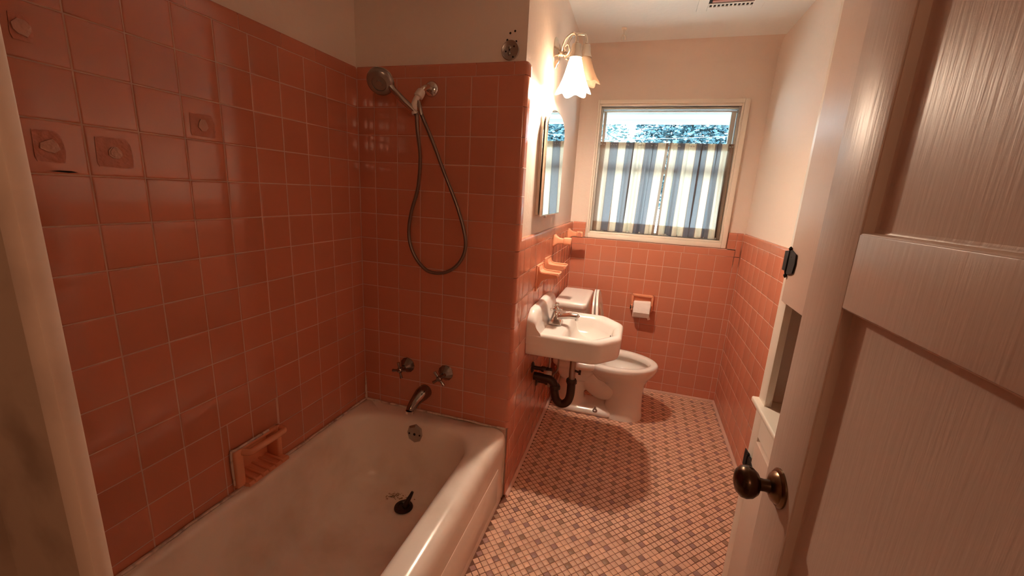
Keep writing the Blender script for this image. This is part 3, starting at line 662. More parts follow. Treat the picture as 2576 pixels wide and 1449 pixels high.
# ------------------------------------------------------------------ sink
snk = thing('sink', 'white wall-hung porcelain sink with backsplash and chamfered front corners', 'sink', (0.75, 0.46, 0.64))
sx = FS.at(0.46, 0).x
def oct_(x0, x1, y0, y1, c, z, n=4):
    """back edge straight, the two front corners cut off, every corner slightly rounded"""
    pts = [(x0, y0), (x1-c*0.85, y0), (x1, y0+c), (x1, y1-c), (x1-c*0.85, y1), (x0, y1)]; out = []; m_ = len(pts)
    for i in range(m_):
        p0, p, p1 = Vector(pts[i-1]), Vector(pts[i]), Vector(pts[(i+1) % m_])
        r = 0.004 if i in (0, 5) else min(0.03, c*0.4)
        a = p+(p0-p).normalized()*r; b = p+(p1-p).normalized()*r
        for k in range(n+1):
            t = k/n; q = a*(1-t)**2+p*2*t*(1-t)+b*t*t; out.append(Vector((q.x, q.y, z)))
    return out
bm = NB()
SX0, SX1, SY0, SY1 = sx+0.002, 1.183, 0.222, 0.700
def so(i, z, c=0.115): return oct_(SX0, SX1-i, SY0+i, SY1-i, c, z)
def si(i, z, c=0.112): return oct_(0.905+i, 1.142-i, 0.268+i, 0.654-i, c, z)
loft(bm, [so(0.03, 0.6435), so(0.014, 0.6435), so(0.010, 0.648), so(0.008, 0.66), so(0.003, 0.735), so(0.004, 0.745), so(0.009, 0.753), so(0.017, 0.7575), so(0.028, 0.757),
          si(-0.004, 0.7515), si(0.003, 0.747), si(0.010, 0.737), si(0.020, 0.70), si(0.030, 0.675), si(0.05, 0.660), si(0.095, 0.655, 0.03)], True, True)
bs = []
for y, dzz in ((0.2265, -0.048), (0.240, -0.032), (0.272, -0.005), (0.290, 0.0), (0.46, 0.001), (0.66, 0.0), (0.68, -0.006), (0.692, -0.020), (0.6965, -0.034)):
    top = 0.866+dzz; d = 0.052
    prof = [(SX0, 0.70), (SX0, top-0.004), (SX0+0.008, top), (SX0+0.026, top-0.002), (SX0+0.038, top-0.012), (SX0+0.046, top-0.032 if dzz > -0.05 else top-0.02), (SX0+d, max(0.775, top-0.075) if dzz > -0.05 else 0.758), (SX0+d+0.016, 0.7575), (SX0+d+0.02, 0.745), (SX0+d, 0.70)]
    bs.append([Vector((x, y, z)) for x, z in prof])
loft(bm, bs, True, True)
basin = obj('basin', bm, M['porcelain'], snk, 50)
bm = NB(); lathe(bm, [(0.022, 0), (0.020, 0.003), (0.014, 0.001), (0.0, 0.001)], (1.02, 0.46, 0.6555), (0, 0, 1), 20, True, False); obj('sink_drain', bm, M['dullchrome'], snk)
bm = NB(); box(bm, 1.1185, 1.1225, 0.50, 0.54, 0.70, 0.706, 0.001, 1); obj('overflow_slot', bm, M['hole'], snk)
# faucet: part of the sink
def grow(bm, k=1.22):
    for v in bm.verts: v.co = Vector((0.842+(v.co.x-0.842)*(k if v.co.x < 0.88 else 1.0)+(0.0084 if v.co.x >= 0.88 else 0), 0.43+(v.co.y-0.43)*k, 0.757+(v.co.z-0.757)*(1.04 if v.co.z > 0.82 else 1.0)))
    return bm
bm = NB(); fx, fy = 0.842, 0.43
loft(bm, [rrect(fx, fy, 0.028, 0.028, 0.004, 0.757), rrect(fx, fy, 0.028, 0.028, 0.004, 0.766), rrect(fx, fy, 0.021, 0.021, 0.006, 0.778), rrect(fx, fy, 0.019, 0.019, 0.010, 0.788), rrect(fx, fy, 0.017, 0.017, 0.016, 0.800), rrect(fx, fy, 0.016, 0.016, 0.015, 0.812), rrect(fx, fy, 0.010, 0.010, 0.009, 0.822)])
fau = obj('faucet', grow(bm), M['chrome'], snk)
bm = NB(); tube(bm, [(fx, fy, 0.790), (fx+0.03, fy-0.002, 0.800), (fx+0.065, fy-0.006, 0.808), (fx+0.10, fy-0.010, 0.810), (fx+0.108, fy-0.011, 0.806)], [0.016, 0.0155, 0.0145, 0.0135, 0.010], 16, 5)
lathe(bm, [(0.0085, 0), (0.0085, 0.012)], (fx+0.100, fy-0.010, 0.802), (0, 0, -1), 14); obj('faucet_spout', grow(bm), M['chrome'], fau)
bm = NB(); lathe(bm, [(0.008, 0.818), (0.013, 0.824), (0.014, 0.832), (0.008, 0.838), (0.006, 0.846), (0.009, 0.851), (0.0095, 0.857), (0.006, 0.862), (0, 0.863)], (fx, fy, 0), (0, 0, 1), 16, True, False)
for k in range(4):
    a = k*PI/2+0.5; d = Vector((math.cos(a), math.sin(a), 0)); c = Vector((fx, fy, 0.829)); tube(bm, [c+d*0.008, c+d*0.018, c+d*0.026], [0.006, 0.0045, 0.0065], 8, 3)
obj('faucet_handle', grow(bm), M['chrome'], fau)
# ------------------------------------------------------------------ plumbing under the sink
def supply(y, z, lab, up_to):
    t = thing('supply_valve', lab, 'shutoff valve', (0.745, y, z), 'supply valves under the sink')
    x = FS.at(y, 0).x
    bm = NB(); lathe(bm, [(0.030, 0), (0.030, 0.003), (0.022, 0.009), (0.0, 0.009)], (x, y, z), (1, 0, 0), 24, True, False); obj('wall_flange', bm, M['pipe'], t)
    bm = NB(); tube(bm, [(x, y, z), (x+0.085, y, z)], 0.0105, 12, 1); lathe(bm, [(0.014, 0.05), (0.016, 0.056), (0.016, 0.07), (0.014, 0.076)], (x, y, z), (1, 0, 0), 8)
    obj('stub_pipe', bm, M['pipe'], t)
    bm = NB(); lathe(bm, [(0.013, 0.078), (0.015, 0.082), (0.015, 0.10), (0.012, 0.106)], (x, y, z), (1, 0, 0), 10); tube(bm, [(x+0.092, y, z), (x+0.092, y-0.028, z)], 0.006, 8, 1)
    obj('valve_body', bm, M['pipe'], t)
    bm = NB(); box(bm, x+0.070, x+0.114, y-0.036, y-0.029, z-0.012, z+0.012, 0.005, 2); obj('oval_knob', bm, M['dullchrome'], t)
    bm = NB(); tube(bm, [(x+0.092, y, z), (x+0.092, y+0.004, z+0.05), (x+0.085+up_to, y+0.01, z+0.10), (x+0.085+up_to, y+0.01, 0.66)], 0.006, 10, 5); obj('supply_tube', bm, M['dullchrome'], t)
supply(0.415, 0.498, 'upper dark shutoff valve close under the near end of the sink', 0.0)
supply(0.552, 0.360, 'lower dark shutoff valve beside the drain trap', 0.03)
tp_ = thing('drain_trap', 'dark corroded drain trap hanging under the sink', 'drain trap', (0.93, 0.46, 0.3))
bm = NB(); lathe(bm, [(0.030, 0), (0.032, 0.008), (0.026, 0.022), (0.021, 0.026)], (0.948, 0.46, 0.606), (0, 0, -1), 16); obj('slip_nut', bm, M['pipe'], tp_)
bm = NB(); tube(bm, [(0.948, 0.46, 0.60), (0.948, 0.46, 0.42)], 0.017, 14, 1); obj('tailpiece', bm, M['dullchrome'], tp_)
bm = NB(); tube(bm, [(0.948, 0.46, 0.435), (0.948, 0.46, 0.36), (0.935, 0.46, 0.315), (0.905, 0.46, 0.295), (0.875, 0.46, 0.315), (0.862, 0.46, 0.36), (0.855, 0.46, 0.40), (0.83, 0.46, 0.425), (0.78, 0.46, 0.43), (0.742, 0.46, 0.43)], 0.0225, 14, 5); obj('trap_bend', bm, M['pipe'], tp_)
for c, d in (((0.948, 0.46, 0.425), (0, 0, 1)), ((0.862, 0.46, 0.375), (0, 0, 1))):
    bm = NB(); lathe(bm, [(0.027, 0), (0.029, 0.004), (0.029, 0.020), (0.025, 0.026)], c, d, 8); obj('slip_nut', bm, M['pipe'], tp_)
bm = NB(); tube(bm, [(0.955, 0.455, 0.505), (0.985, 0.452, 0.498)], 0.006, 8, 1); lathe(bm, [(0.013, 0), (0.013, 0.012)], (0.982, 0.452, 0.498), (1, 0, 0), 10); obj('pop_up_rod', bm, M['pipe'], tp_)
# ------------------------------------------------------------------ toilet
toi = thing('toilet', 'white porcelain toilet with raised seat behind the sink', 'toilet', (1.1, 1.03, 0))
ty = 1.03
def egg(x0, x1, hy, z, n=36, sq=1.0):
    c, h = (x0+x1)/2, (x1-x0)/2; out = []
    for i in range(n):
        a = 2*PI*i/n; ca, sa = math.cos(a), math.sin(a)
        yy = hy*sa*(1.0 - 0.10*ca)
        out.append(Vector((c+h*(abs(ca)**sq)*(1 if ca > 0 else -1), ty+yy, z)))
    return out
bm = NB()
loft(bm, [egg(1.10, 1.357, 0.105, 0.0, sq=.85), egg(1.10, 1.357, 0.105, 0.02, sq=.85), egg(1.112, 1.350, 0.098, 0.06), egg(1.118, 1.346, 0.092, 0.13), egg(1.11, 1.345, 0.094, 0.19), egg(1.07, 1.350, 0.110, 0.24), egg(1.0, 1.372, 0.143, 0.285), egg(0.945, 1.402, 0.176, 0.325),
          egg(0.935, 1.414, 0.188, 0.352), egg(0.935, 1.416, 0.190, 0.372), egg(0.939, 1.412, 0.187, 0.381), egg(0.947, 1.404, 0.179, 0.3845), egg(0.975, 1.376, 0.150, 0.3835), egg(0.985, 1.366, 0.140, 0.377), egg(0.985, 1.366, 0.140, 0.350), egg(0.953, 1.397, 0.169, 0.345), egg(0.957, 1.393, 0.166, 0.320), egg(0.99, 1.365, 0.142, 0.29), egg(1.03, 1.33, 0.105, 0.245), egg(1.09, 1.27, 0.055, 0.215)], True, True)
obj('bowl', bm, M['porcelain'], toi, 60)
bm = NB()   # trapway curve, rear foot and tank shelf
tube(bm, [(1.16, ty, 0.20), (1.10, ty, 0.165), (1.04, ty, 0.19), (0.985, ty, 0.26), (0.92, ty, 0.27), (0.885, ty, 0.18), (0.88, ty, 0.05)], [0.085, 0.082, 0.082, 0.08, 0.080, 0.088, 0.095], 20, 6)
loft(bm, [rrect(0.985, ty, 0.195, 0.108, 0.06, 0.0), rrect(0.985, ty, 0.195, 0.108, 0.06, 0.028), rrect(0.985, ty, 0.188, 0.100, 0.06, 0.040), rrect(0.97, ty, 0.14, 0.07, 0.06, 0.055)])
loft(bm, [rrect(0.90, ty, 0.10, 0.09, 0.05, 0.22), rrect(0.905, ty, 0.13, 0.14, 0.06, 0.31), rrect(0.905, ty, 0.145, 0.175, 0.05, 0.345), rrect(0.905, ty, 0.145, 0.178, 0.05, 0.375), rrect(0.905, ty, 0.138, 0.17, 0.05, 0.384)])
base = obj('base', bm, M['porcelain'], toi, 60)
rm = base.modifiers.new('remesh', 'REMESH'); rm.mode = 'VOXEL'; rm.voxel_size = 0.009; rm.use_smooth_shade = True
sm = base.modifiers.new('smooth', 'SMOOTH'); sm.factor = 0.5; sm.iterations = 8
bm = NB(); lathe(bm, [(0.017, 0), (0.017, 0.004), (0.012, 0.010), (0.008, 0.012)], (1.06, ty-0.094, 0.034), (0, -0.2, 1), 16); lathe(bm, [(0.005, 0.010), (0.0045, 0.030)], (1.06, ty-0.094, 0.034), (0, -0.1, 1), 8); obj('floor_bolt', bm, M['dullchrome'], toi)
bm = NB(); loft(bm, [rrect(0.850, ty, 0.082, 0.190, 0.03, 0.384), rrect(0.850, ty, 0.086, 0.195, 0.03, 0.40), rrect(0.850, ty, 0.092, 0.207, 0.03, 0.72), rrect(0.850, ty, 0.092, 0.207, 0.03, 0.737)]); tk = obj('tank', bm, M['porcelain'], toi, 50)
def lidring(ins, z):
    P = rrect(0.848, ty, 0.098-ins, 0.216-ins, 0.022, z, 8)
    return [Vector((p.x+(0.018*(1-((p.y-ty)/0.216)**2) if p.x > 0.85 else 0), p.y, p.z)) for p in P]
bm = NB(); loft(bm, [lidring(0.004, 0.735), lidring(0, 0.740), lidring(0, 0.764), lidring(0.003, 0.771), lidring(0.010, 0.7745), lidring(0.03, 0.776)]); obj('tank_lid', bm, M['porcelain'], toi, 50)
bm = NB(); lathe(bm, [(0.012, 0), (0.012, 0.008), (0.008, 0.012)], (0.945, 0.875, 0.68), (1, 0, 0), 14); tube(bm, [(0.955, 0.875, 0.68), (0.962, 0.90, 0.678), (0.962, 0.945, 0.674)], [0.006, 0.005, 0.007], 8, 4); obj('flush_lever', bm, M['chrome'], tk)
def tilt_ring(hx, tx, zb, hz, hy, thick, hole=None):
    """an upright oval plate leaning against the tank: bottom at (hx, zb), top at (tx, zb+hz)"""
    bm = NB(); n = 40
    def pt(a, k, t):
        s = 0.5+0.5*k*math.sin(a) if k < 1 else 0.5+0.5*math.sin(a)
        z = zb+hz*(0.5+0.5*k*math.sin(a)); y = ty+hy*k*math.cos(a)*(1+0.12*math.sin(a)*-1)
        x = hx+(tx-hx)*(z-zb)/hz
        return Vector((x+t, y, z))
    if hole:
        R = []
        for k, t in ((1, 0), (1, thick), (hole, thick), (hole, 0), (1, 0)): R.append([pt(2*PI*i/n, k, t) for i in range(n)])
        loft(bm, R, False, False); bmesh.ops.remove_doubles(bm, verts=bm.verts[:], dist=1e-5)
    else: loft(bm, [[pt(2*PI*i/n, 0.97, 0) for i in range(n)], [pt(2*PI*i/n, 1, 0.004) for i in range(n)], [pt(2*PI*i/n, 1, thick-0.003) for i in range(n)], [pt(2*PI*i/n, 0.97, thick) for i in range(n)]])
    return bm
obj('seat_lid', tilt_ring(1.005, 0.970, 0.395, 0.43, 0.183, 0.015), M['porcelain'], toi, 50)
obj('seat', tilt_ring(1.052, 0.987, 0.395, 0.43, 0.185, 0.014, 0.62), M['porcelain'], toi, 50)
for y in (ty-0.075, ty+0.075):
    bm = NB(); tube(bm, [(1.02, y-0.02, 0.395), (1.02, y+0.02, 0.395)], 0.012, 12, 1); obj('seat_hinge', bm, M['porcelain'], toi)
# ------------------------------------------------------------------ paper holder and roll
ph = thing('paper_holder', 'pink ceramic toilet paper holder on the tiled window wall', 'paper holder', (1.28, YB, 0.68))
hx0, hx1, hz0, hz1 = 1.201, 1.356, 0.612, 0.735
bm = NB()
box(bm, hx0, hx0+0.017, YB-0.026, YB+0.004, hz0, hz1, 0.005, 3); box(bm, hx1-0.017, hx1, YB-0.026, YB+0.004, hz0, hz1, 0.005, 3)
box(bm, hx0, hx1, YB-0.026, YB+0.004, hz1-0.017, hz1, 0.005, 3); box(bm, hx0, hx1, YB-0.026, YB+0.004, hz0, hz0+0.014, 0.005, 3)
box(bm, hx0+0.01, hx1-0.01, YB-0.001, YB+0.004, hz0, hz1); obj('frame', bm, M['ceramic'], ph)
for x in (hx0+0.006, hx1-0.014):
    bm = NB(); box(bm, x, x+0.010, YB-0.052, YB, 0.618, 0.66, 0.0045, 3); obj('bracket', bm, M['ceramic'], ph)
bm = NB(); tube(bm, [(hx0+0.01, YB-0.040, 0.640), (hx1-0.008, YB-0.040, 0.640)], 0.008, 12, 1); lathe(bm, [(0.014, 0), (0.014, 0.010)], (hx0-0.001, YB-0.040, 0.640), (1, 0, 0), 14); obj('roller', bm, M['pipe'], ph)
bm = NB(); rings = []
for x in (hx0+0.0205, hx0+0.026, 1.28, hx1-0.022, hx1-0.018):
    e = 0.006 if x in (hx0+0.0205, hx1-0.018) else 0
    rings.append([Vector((x, YB-0.066+(0.052-e)*math.cos(a*PI/5+0.25)*(1+0.07*math.sin(a*2.7+x*30)), 0.638+(0.062-e)*math.sin(a*PI/5+0.25)*(1+0.06*math.cos(a*1.9+x*20)))) for a in range(10)])
loft(bm, rings)
rl = thing('toilet_paper_roll', 'crumpled white toilet paper roll on the pink ceramic holder', 'toilet paper', (1.28, YB-0.066, 0.58))
obj('paper_wrap', bm, M['paper'], rl, 20)
bm = NB(); P = [Vector((x, y, z)) for x, y, z in ((1.318, YB-0.10, 0.60), (1.338, YB-0.09, 0.605), (1.347, YB-0.075, 0.572), (1.33, YB-0.085, 0.568))]
loft(bm, [P, [p+Vector((0, 0.0008, 0)) for p in P]]); obj('loose_end', bm, M['paper'], rl)
# ------------------------------------------------------------------ ceramic fittings on the sink wall
def soap_shelf(y0, lab, z0):
    t = thing('ceramic_shelf', lab, 'soap holder', (0.745, y0+0.055, z0), 'pink ceramic holders above the sink')
    X = FS.at(y0, 0).x; w_ = 0.105
    bm = NB(); box(bm, X-0.002, X+0.008, y0, y0+w_+0.02, z0-0.006, z0+0.125, 0.004, 3); obj('back_plate', bm, M['ceramic'], t)
    bm = NB()
    pr = [(0.004, 0.118), (0.010, 0.110), (0.013, 0.098), (0.020, 0.090), (0.034, 0.086), (0.106, 0.084), (0.110, 0.080), (0.108, 0.072), (0.096, 0.068), (0.058, 0.062), (0.030, 0.048), (0.016, 0.022), (0.008, 0.004), (0.004, 0.0)]
    k = [(y0+0.012, 0.0), (y0+0.016, 0.004), (y0+w_-0.004, 0.004), (y0+w_, 0.0)]
    rings = []
    for y, o_ in ((y0+0.010, -0.004), (y0+0.014, 0), (y0+w_-0.002, 0), (y0+w_+0.004, -0.004)):
        rings.append([Vector((X+a+(o_ if a > 0.05 else 0), y, z0+b)) for a, b in pr])
    loft(bm, rings); sh = obj('shelf', bm, M['ceramic'], t, 45)
    bm = NB()
    for ya, yb in ((y0+0.012, y0+0.020), (y0+w_-0.006, y0+w_+0.002)):
        tube(bm, [(X+0.010, (ya+yb)/2, z0+0.116), (X+0.015, (ya+yb)/2, z0+0.098), (X+0.032, (ya+yb)/2, z0+0.089), (X+0.104, (ya+yb)/2, z0+0.087)], 0.004, 8, 4)
    tube(bm, [(X+0.104, y0+0.016, z0+0.087), (X+0.109, y0+0.03, z0+0.087), (X+0.109, y0+w_-0.016, z0+0.087), (X+0.104, y0+w_-0.002, z0+0.087)], 0.004, 8, 4); obj('rim', bm, M['ceramic'], sh)
soap_shelf(0.345, 'nearer of two pink ceramic shelf holders above the sink', 0.937)
soap_shelf(0.535, 'farther pink ceramic shelf holder, above the far end of the sink', 0.947)
def bar_post(y, lab, socket):
    t = thing('towel_bar_post', lab, 'towel bar post', (0.745, y, 1.14), 'pink ceramic towel bar posts')
    X = FS.at(y, 0).x; rings = []
    for a, hz, hy in ((0.0, 0.036, 0.036), (0.006, 0.036, 0.036), (0.016, 0.026, 0.026), (0.030, 0.018, 0.018), (0.048, 0.0155, 0.0155), (0.060, 0.0155, 0.0155)):
        R = rrect(0, 0, hy, hz, hy*0.35, 0, 5); rings.append([Vector((X+a, y+p.x, 1.146+p.y)) for p in R])
    bm = NB(); loft(bm, rings); obj('flared_base', bm, M['ceramic'], t, 45)
    bm = NB(); box(bm, X+0.056, X+0.103, y-0.020, y+0.020, 1.126, 1.168, 0.009, 3); hd2 = obj('post_head', bm, M['ceramic'], t)
    if socket:
        bm = NB(); lathe(bm, [(0.014, 0), (0.014, 0.0015), (0.010, 0.0015), (0.0, 0.0005)], (X+0.08, y-0.0195, 1.146), (0, -1, 0), 16, True, False); obj('bar_socket', bm, M['adhesive'], hd2)
bar_post(0.755, 'nearer pink ceramic towel bar post, without its bar, under the mirror end', False)
bar_post(1.27, 'farther pink ceramic towel bar post with open socket beside the window frame', True)
# ------------------------------------------------------------------ medicine cabinet
mc = thing('medicine_cabinet', 'narrow wall medicine cabinet with arched mirror door under the lamp', 'medicine cabinet', (0.72, 0.505, 1.3))
bm = NB(); box(bm, 0.712, 0.738, 0.312, 0.700, 1.305, 1.745, 0.002, 1); obj('body', bm, M['trimpaint'], mc)
def arch(ins, x):
    y0, y1, z0 = 0.302+ins, 0.712-ins, 1.301+ins; P = [Vector((x, y0, z0)), Vector((x, y1, z0))]
    c = (y0+y1)/2; hw = (y1-y0)/2; zs = 1.690
    for i in range(25):
        a = PI*i/24; P.append(Vector((x, c+hw*math.copysign(abs(math.cos(a))**0.85, math.cos(a)), zs+(0.104-ins)*math.sin(a)**0.9)))
    return P
bm = NB(); loft(bm, [arch(0, 0.748), arch(0, 0.757), arch(0.002, 0.759)]); md = obj('mirror_door', bm, M['nickel'], mc)
bm = NB(); loft(bm, [arch(0.005, 0.7588), arch(0.005, 0.7598), arch(0.007, 0.7603)]); obj('mirror_glass', bm, M['mirror'], md, 1)
bm = NB(); box(bm, 0.750, 0.762, 0.380, 0.392, 1.291, 1.302, 0.002, 2); obj('pull_tab', bm, M['whiteplastic'], md)
# ------------------------------------------------------------------ wall sconce
sco = thing('wall_sconce', 'two-arm scrolled metal wall lamp above the mirror, near shade lit', 'wall lamp', (0.72, 0.515, 2.05))
bm = NB(); rings = []
for a, k in ((0.0, 1.0), (0.006, 1.0), (0.012, 0.9), (0.016, 0.7), (0.022, 0.62), (0.028, 0.3)):
    rings.append([Vector((0.718+a, 0.515+0.052*k*math.cos(2*PI*i/28), 2.052+0.068*k*math.sin(2*PI*i/28))) for i in range(28)])
loft(bm, rings); obj('back_plate', bm, M['nickel'], sco)
bm = NB(); lathe(bm, [(0.014, 0), (0.018, 0.012), (0.016, 0.024), (0.022, 0.032), (0.016, 0.044), (0.008, 0.052), (0.010, 0.060), (0.0, 0.066)], (0.738, 0.515, 2.052), (1, 0, -0.1), 18, True, False); obj('hub', bm, M['nickel'], sco)
def lamp_arm(y, x, zs, zr_, lit):
    bm = NB(); tube(bm, [(0.752, 0.515, 2.045), (0.762, 0.515+(y-0.515)*.35, 2.075), (0.785, 0.515+(y-0.515)*.75, zs+0.046), (x-0.018, y, zs+0.056), (x-0.002, y, zs+0.042), (x, y, zs+0.012)], 0.0055, 10, 7)
    tube(bm, [(0.760, 0.515+(y-0.515)*.25, 2.04), (0.785, 0.515+(y-0.515)*.5, 2.030), (0.80, 0.515+(y-0.515)*.7, 2.048), (0.792, 0.515+(y-0.515)*.8, 2.066), (0.778, 0.515+(y-0.515)*.75, 2.058), (0.780, 0.515+(y-0.515)*.65, 2.046)], 0.0038, 8, 6)
    lathe(bm, [(0.008, 0.010), (0.010, 0.016), (0.007, 0.022)], (x, y, zs), (0, 0, 1), 12)
    a = obj('arm', bm, M['nickel'], sco)
    bm = NB(); lathe(bm, [(0.010, 0.014), (0.019, 0.010), (0.021, 0.0), (0.023, -0.022), (0.029, -0.040), (0.031, -0.046), (0.022, -0.046)], (x, y, zs), (0, 0, 1), 24); obj('socket_cup', bm, M['nickel'], sco)
    bm = NB(); n = 60; rings = []
    top = zs-0.044; H = top-zr_
    for f, r, am in ((0, 0.024, 0), (0.06, 0.028, 0), (0.2, 0.034, 0.0), (0.4, 0.042, 0.0), (0.6, 0.051, 0.02), (0.78, 0.062, 0.05), (0.9, 0.070, 0.09), (1.0, 0.074, 0.12)):
        ring = []
        for i in range(n):
            t = 2*PI*i/n; rr = r*(1+am*math.cos(6*t)); z = top-H*f-(0.0065*math.cos(6*t)*max(0, f-0.6)/0.4)
            ring.append(Vector((x+rr*math.cos(t), y+rr*math.sin(t), z)))
        rings.append(ring)
    inner = [[Vector((x+(p.x-x)*0.95, y+(p.y-y)*0.95, p.z+0.0005)) for p in r] for r in rings[::-1]]
    loft(bm, rings+inner, False, False)
    sh = obj('shade', bm, M['shade_lit'] if lit else M['shade_off'], sco, 80)
    bm = NB(); lathe(bm, [(0.010, 0.0), (0.013, -0.02), (0.020, -0.045), (0.024, -0.065), (0.020, -0.083), (0.010, -0.092), (0.0, -0.094)], (x, y, top+0.005), (0, 0, 1), 16, True, False)
    obj('bulb', bm, M['shade_lit'] if lit else M['shade_off'], sco)
    if lit:
        ld = bpy.data.lights.new('bulb_light', 'POINT'); ld.energy = BULB_W; ld.color = BULB_COL; ld.shadow_soft_size = 0.03
        lo = bpy.data.objects.new('bulb_light', ld); lo.location = (x, y, zr_+0.02); COL.objects.link(lo); lo.parent = sco; par_inv(lo, sco)
lamp_arm(0.43, 0.835, 2.049, 1.858, True)
lamp_arm(0.600, 0.852, 2.099, 1.940, False)
# ------------------------------------------------------------------ ceiling vent and hook
ve = thing('ceiling_vent', 'painted ceiling register with dark slots at the top of the view', 'ceiling vent', (1.49, 0.75, CEIL))
bm = NB(); z = CEIL-0.006
for x0, x1, y0, y1 in ((1.345, 1.395, 0.55, 0.99), (1.60, 1.65, 0.55, 0.99), (1.395, 1.60, 0.945, 0.99), (1.395, 1.60, 0.55, 0.60)): box(bm, x0, x1, y0, y1, z, CEIL-0.0005, 0.002, 1)
obj('frame', bm, M['ceiling'], ve)
bm = NB(); box(bm, 1.39, 1.605, 0.59, 0.95, CEIL-0.0015, CEIL-0.0002); obj('duct', bm, M['hole'], ve)
for k in range(11):
    bm = NB(); x = 1.395+0.0186*k; box(bm, x, x+0.0075, 0.918, 0.945, z, CEIL-0.001, 0.001, 1); obj('fin', bm, M['ceiling'], ve)
bm = NB(); box(bm, 1.395, 1.60, 0.905, 0.918, z, CEIL-0.001, 0.001, 1); obj('fin', bm, M['ceiling'], ve)
for k in range(7):
    bm = NB(); y = 0.62+0.042*k; box(bm, 1.41, 1.60, y, y+0.022, z+0.001, CEIL-0.001, 0.001, 1); obj('blade', bm, M['adhesive'], ve)
bm = NB(); hx, hy = 0.975, 1.165
lathe(bm, [(0.016, 0), (0.015, -0.006), (0.008, -0.010), (0.006, -0.030), (0.009, -0.036), (0, -0.036)], (hx, hy, CEIL), (0, 0, 1), 16, True, False)
tube(bm, [(hx, hy, CEIL-0.03), (hx-0.008, hy+0.004, CEIL-0.05), (hx-0.006, hy+0.006, CEIL-0.062)], [0.006, 0.006, 0.004], 8, 4)
tube(bm, [(hx, hy, CEIL-0.03), (hx+0.012, hy+0.004, CEIL-0.046), (hx+0.012, hy+0.006, CEIL-0.062)], [0.006, 0.005, 0.004], 8, 4)
tag(obj('ceiling_hook', bm, M['trimpaint']), 'small painted hook screwed into the ceiling near the window', 'hook')
# ------------------------------------------------------------------ linen cabinet beside the door
lc = thing('linen_cabinet', 'tall cream built-in cabinet with open niche and black hinges behind door', 'cabinet', (1.73, -0.8, 0))
CY0, CY1, CX = -1.36, -0.275, 1.60
bm = NB()
box(bm, CX+0.004, XR+0.008, CY1-0.018, CY1-0.001, 0, CEIL-0.002); box(bm, CX+0.004, XR+0.008, CY0, CY0+0.018, 0, CEIL-0.002)
box(bm, XR-0.012, XR+0.008, CY0, CY1-0.01, 0, CEIL-0.002); box(bm, CX+0.012, XR, CY0+0.01, CY1-0.01, 1.150, 1.168); box(bm, CX+0.012, XR, CY0+0.01, CY1-0.01, 0.806, 0.828)
obj('carcass', bm, M['paint'], lc)
bm = NB(); box(bm, CX, CX+0.018, CY1-0.058, CY1, 0, CEIL-0.002, 0.0015, 2); obj('face_stile', bm, M['trimpaint'], lc)
bm = NB(); box(bm, CX, CX+0.018, CY0, CY0+0.06, 0, CEIL-0.002, 0.0015, 2); obj('face_stile', bm, M['trimpaint'], lc)
bm = NB(); box(bm, CX, CX+0.018, CY0+0.06, CY1-0.058, 0.745, 0.806, 0.001, 1); obj('face_rail', bm, M['trimpaint'], lc)
bm = NB(); box(bm, CX-0.006, CX+0.014, -0.86, CY1-0.034, 1.152, 2.30, 0.002, 2); obj('upper_door', bm, M['paint'], lc)
bm = NB(); box(bm, CX-0.006, CX+0.014, CY0+0.03, -0.865, 1.152, 2.30, 0.002, 2); obj('upper_door', bm, M['paint'], lc)
bm = NB(); box(bm, CX-0.018, XR-0.01, CY0+0.01, CY1+0.006, 0.828, 0.844, 0.005, 3); obj('niche_shelf', bm, M['trimpaint'], lc)
bm = NB(); box(bm, CX-0.007, CX+0.012, -0.80, CY1-0.070, 0.12, 0.738, 0.0025, 2); obj('lower_door', bm, M['paint'], lc)
bm = NB(); box(bm, CX-0.007, CX+0.012, CY0+0.03, -0.81, 0.12, 0.738, 0.0025, 2); obj('lower_door', bm, M['paint'], lc)
def hinge(z, y):
    bm = NB(); x = CX-0.0065
    P1 = [(y+0.052, z-0.030), (y+0.053, z+0.023), (y+0.018, z+0.028), (y, z+0.026), (y, z-0.027), (y+0.010, z-0.030)]
    P2 = [(y, z-0.030), (y, z+0.028), (y-0.012, z+0.032), (y-0.048, z+0.024), (y-0.053, z), (y-0.046, z-0.026), (y-0.012, z-0.034)]
    prism(bm, P1, 'x', x+0.0045, x+0.0015); prism(bm, P2, 'x', x-0.001, x-0.004)
    h = obj('hinge', bm, M['black'], lc)
    bm = NB(); lathe(bm, [(0.0, -0.046), (0.003, -0.043), (0.005, -0.038), (0.003, -0.033), (0.0045, -0.029), (0.0045, 0.027), (0.003, 0.030), (0.005, 0.034), (0.003, 0.038), (0, 0.041)], (x-0.003, y, z), (0, 0, 1), 12, False, False); obj('hinge_pin', bm, M['black'], h)
    bm = NB(); lathe(bm, [(0.002, 0), (0.001, 0.0012)], (x-0.004, y-0.02, z+0.014), (-1, 0, 0), 8); obj('screw', bm, M['pipe'], h)
hinge(1.262, -0.312); hinge(0.640, -0.318)
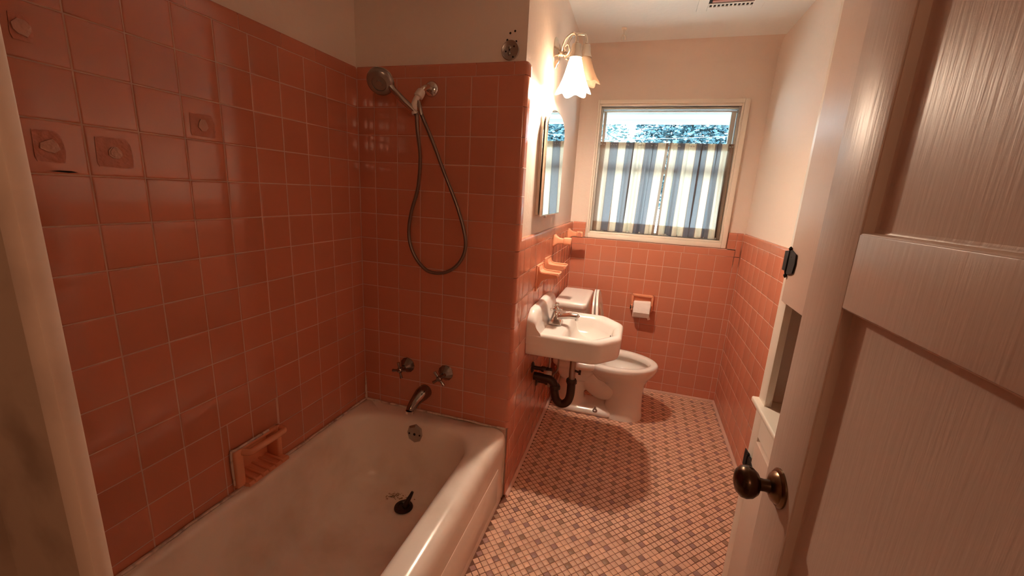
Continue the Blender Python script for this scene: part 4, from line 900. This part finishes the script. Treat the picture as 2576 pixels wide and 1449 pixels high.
# ------------------------------------------------------------------ entrance door, swung in
door = bpy.data.objects.new('door_1', None); COL.objects.link(door); door.location = (1.51, -1.40, 0); door['kind'] = 'structure'
DD = Vector((-0.05, 0.99875, 0)).normalized(); DN = Vector((-DD.y, DD.x, 0)); DP = Vector((1.4848, -0.8423, 0))   # DN points to the camera side
DM = Matrix(((DD.x, DN.x, 0, DP.x), (DD.y, DN.y, 0, DP.y), (0, 0, 1, 0), (0, 0, 0, 1)))    # local x along door, y out of its face, z up
UF, UH = 0.060, -0.655; TH = 0.036
def dpart(nm, x0, x1, z0, z1, m='paint', y0=-TH, y1=0, r=0.0015):
    bm = NB(); box(bm, x0, x1, y0, y1, z0, z1, r, 2, DM); return obj(nm, bm, M[m], door)
SI = -0.055; SH = UH+0.115
dpart('stile', SI, UF, 0.012, 2.035); dpart('stile', UH, SH, 0.012, 2.035)
dpart('rail', SH, SI, 1.268, 1.373); dpart('rail', SH, SI, 1.92, 2.035); dpart('rail', SH, SI, 0.012, 0.24)
for z0, z1 in ((1.373, 1.92), (0.24, 1.268)):
    dpart('panel', SH-0.004, SI+0.004, z0-0.004, z1+0.004, 'paint', -0.030, -0.0165, 0)
    bm = NB(); rings = []
    for ins, y in ((0, -0.026), (0, -0.0012), (0.0016, -0.0022), (0.0034, -0.0145), (0.0065, -0.0160), (0.011, -0.0172)):
        rings.append([DM @ Vector((x, y, z)) for x, z in ((SH+ins, z0+ins), (SI-ins, z0+ins), (SI-ins, z1-ins), (SH+ins, z1-ins))])
    loft(bm, rings, False, False); obj('panel_moulding', bm, M['paint'], door, 25)
kz = 0.925
def onface(x, y, z): return DM @ Vector((x, y, z))
bm = NB(); lathe(bm, [(0.0, -0.001), (0.0335, -0.001), (0.0335, 0.003), (0.030, 0.006), (0.0275, 0.0065), (0.024, 0.012), (0.016, 0.016), (0.012, 0.017)], onface(0, 0, kz), DN, 36, False, True); ro = obj('rosette', bm, M['bronze_lt'], door)
bm = NB(); lathe(bm, [(0.0125, 0.012), (0.0105, 0.024), (0.0115, 0.034)], onface(0, 0, kz), DN, 24); obj('knob_neck', bm, M['bronze'], ro)
bm = NB(); lathe(bm, [(0.011, 0.032), (0.020, 0.036), (0.0265, 0.044), (0.0285, 0.053), (0.027, 0.061), (0.020, 0.068), (0.010, 0.0715), (0.0, 0.072)], onface(0, 0, kz), DN, 36, True, False); obj('knob', bm, M['bronze'], ro)
# ------------------------------------------------------------------ crumbs on the floor
for k, (x, y, lab) in enumerate(((0.838, -0.2, 'tiny dark curled scrap on the mosaic floor near the tub'), (0.845, 0.075, 'tiny dark speck on the mosaic floor by the sink wall'))):
    bm = NB(); tube(bm, [(x-0.004, y+0.005, 0.0018), (x-0.003, y-0.001, 0.002), (x+0.002, y-0.004, 0.0018)], [0.0008, 0.0014, 0.0008], 6, 4)
    tag(obj('floor_scrap', bm, M['hole']), lab, 'scrap')
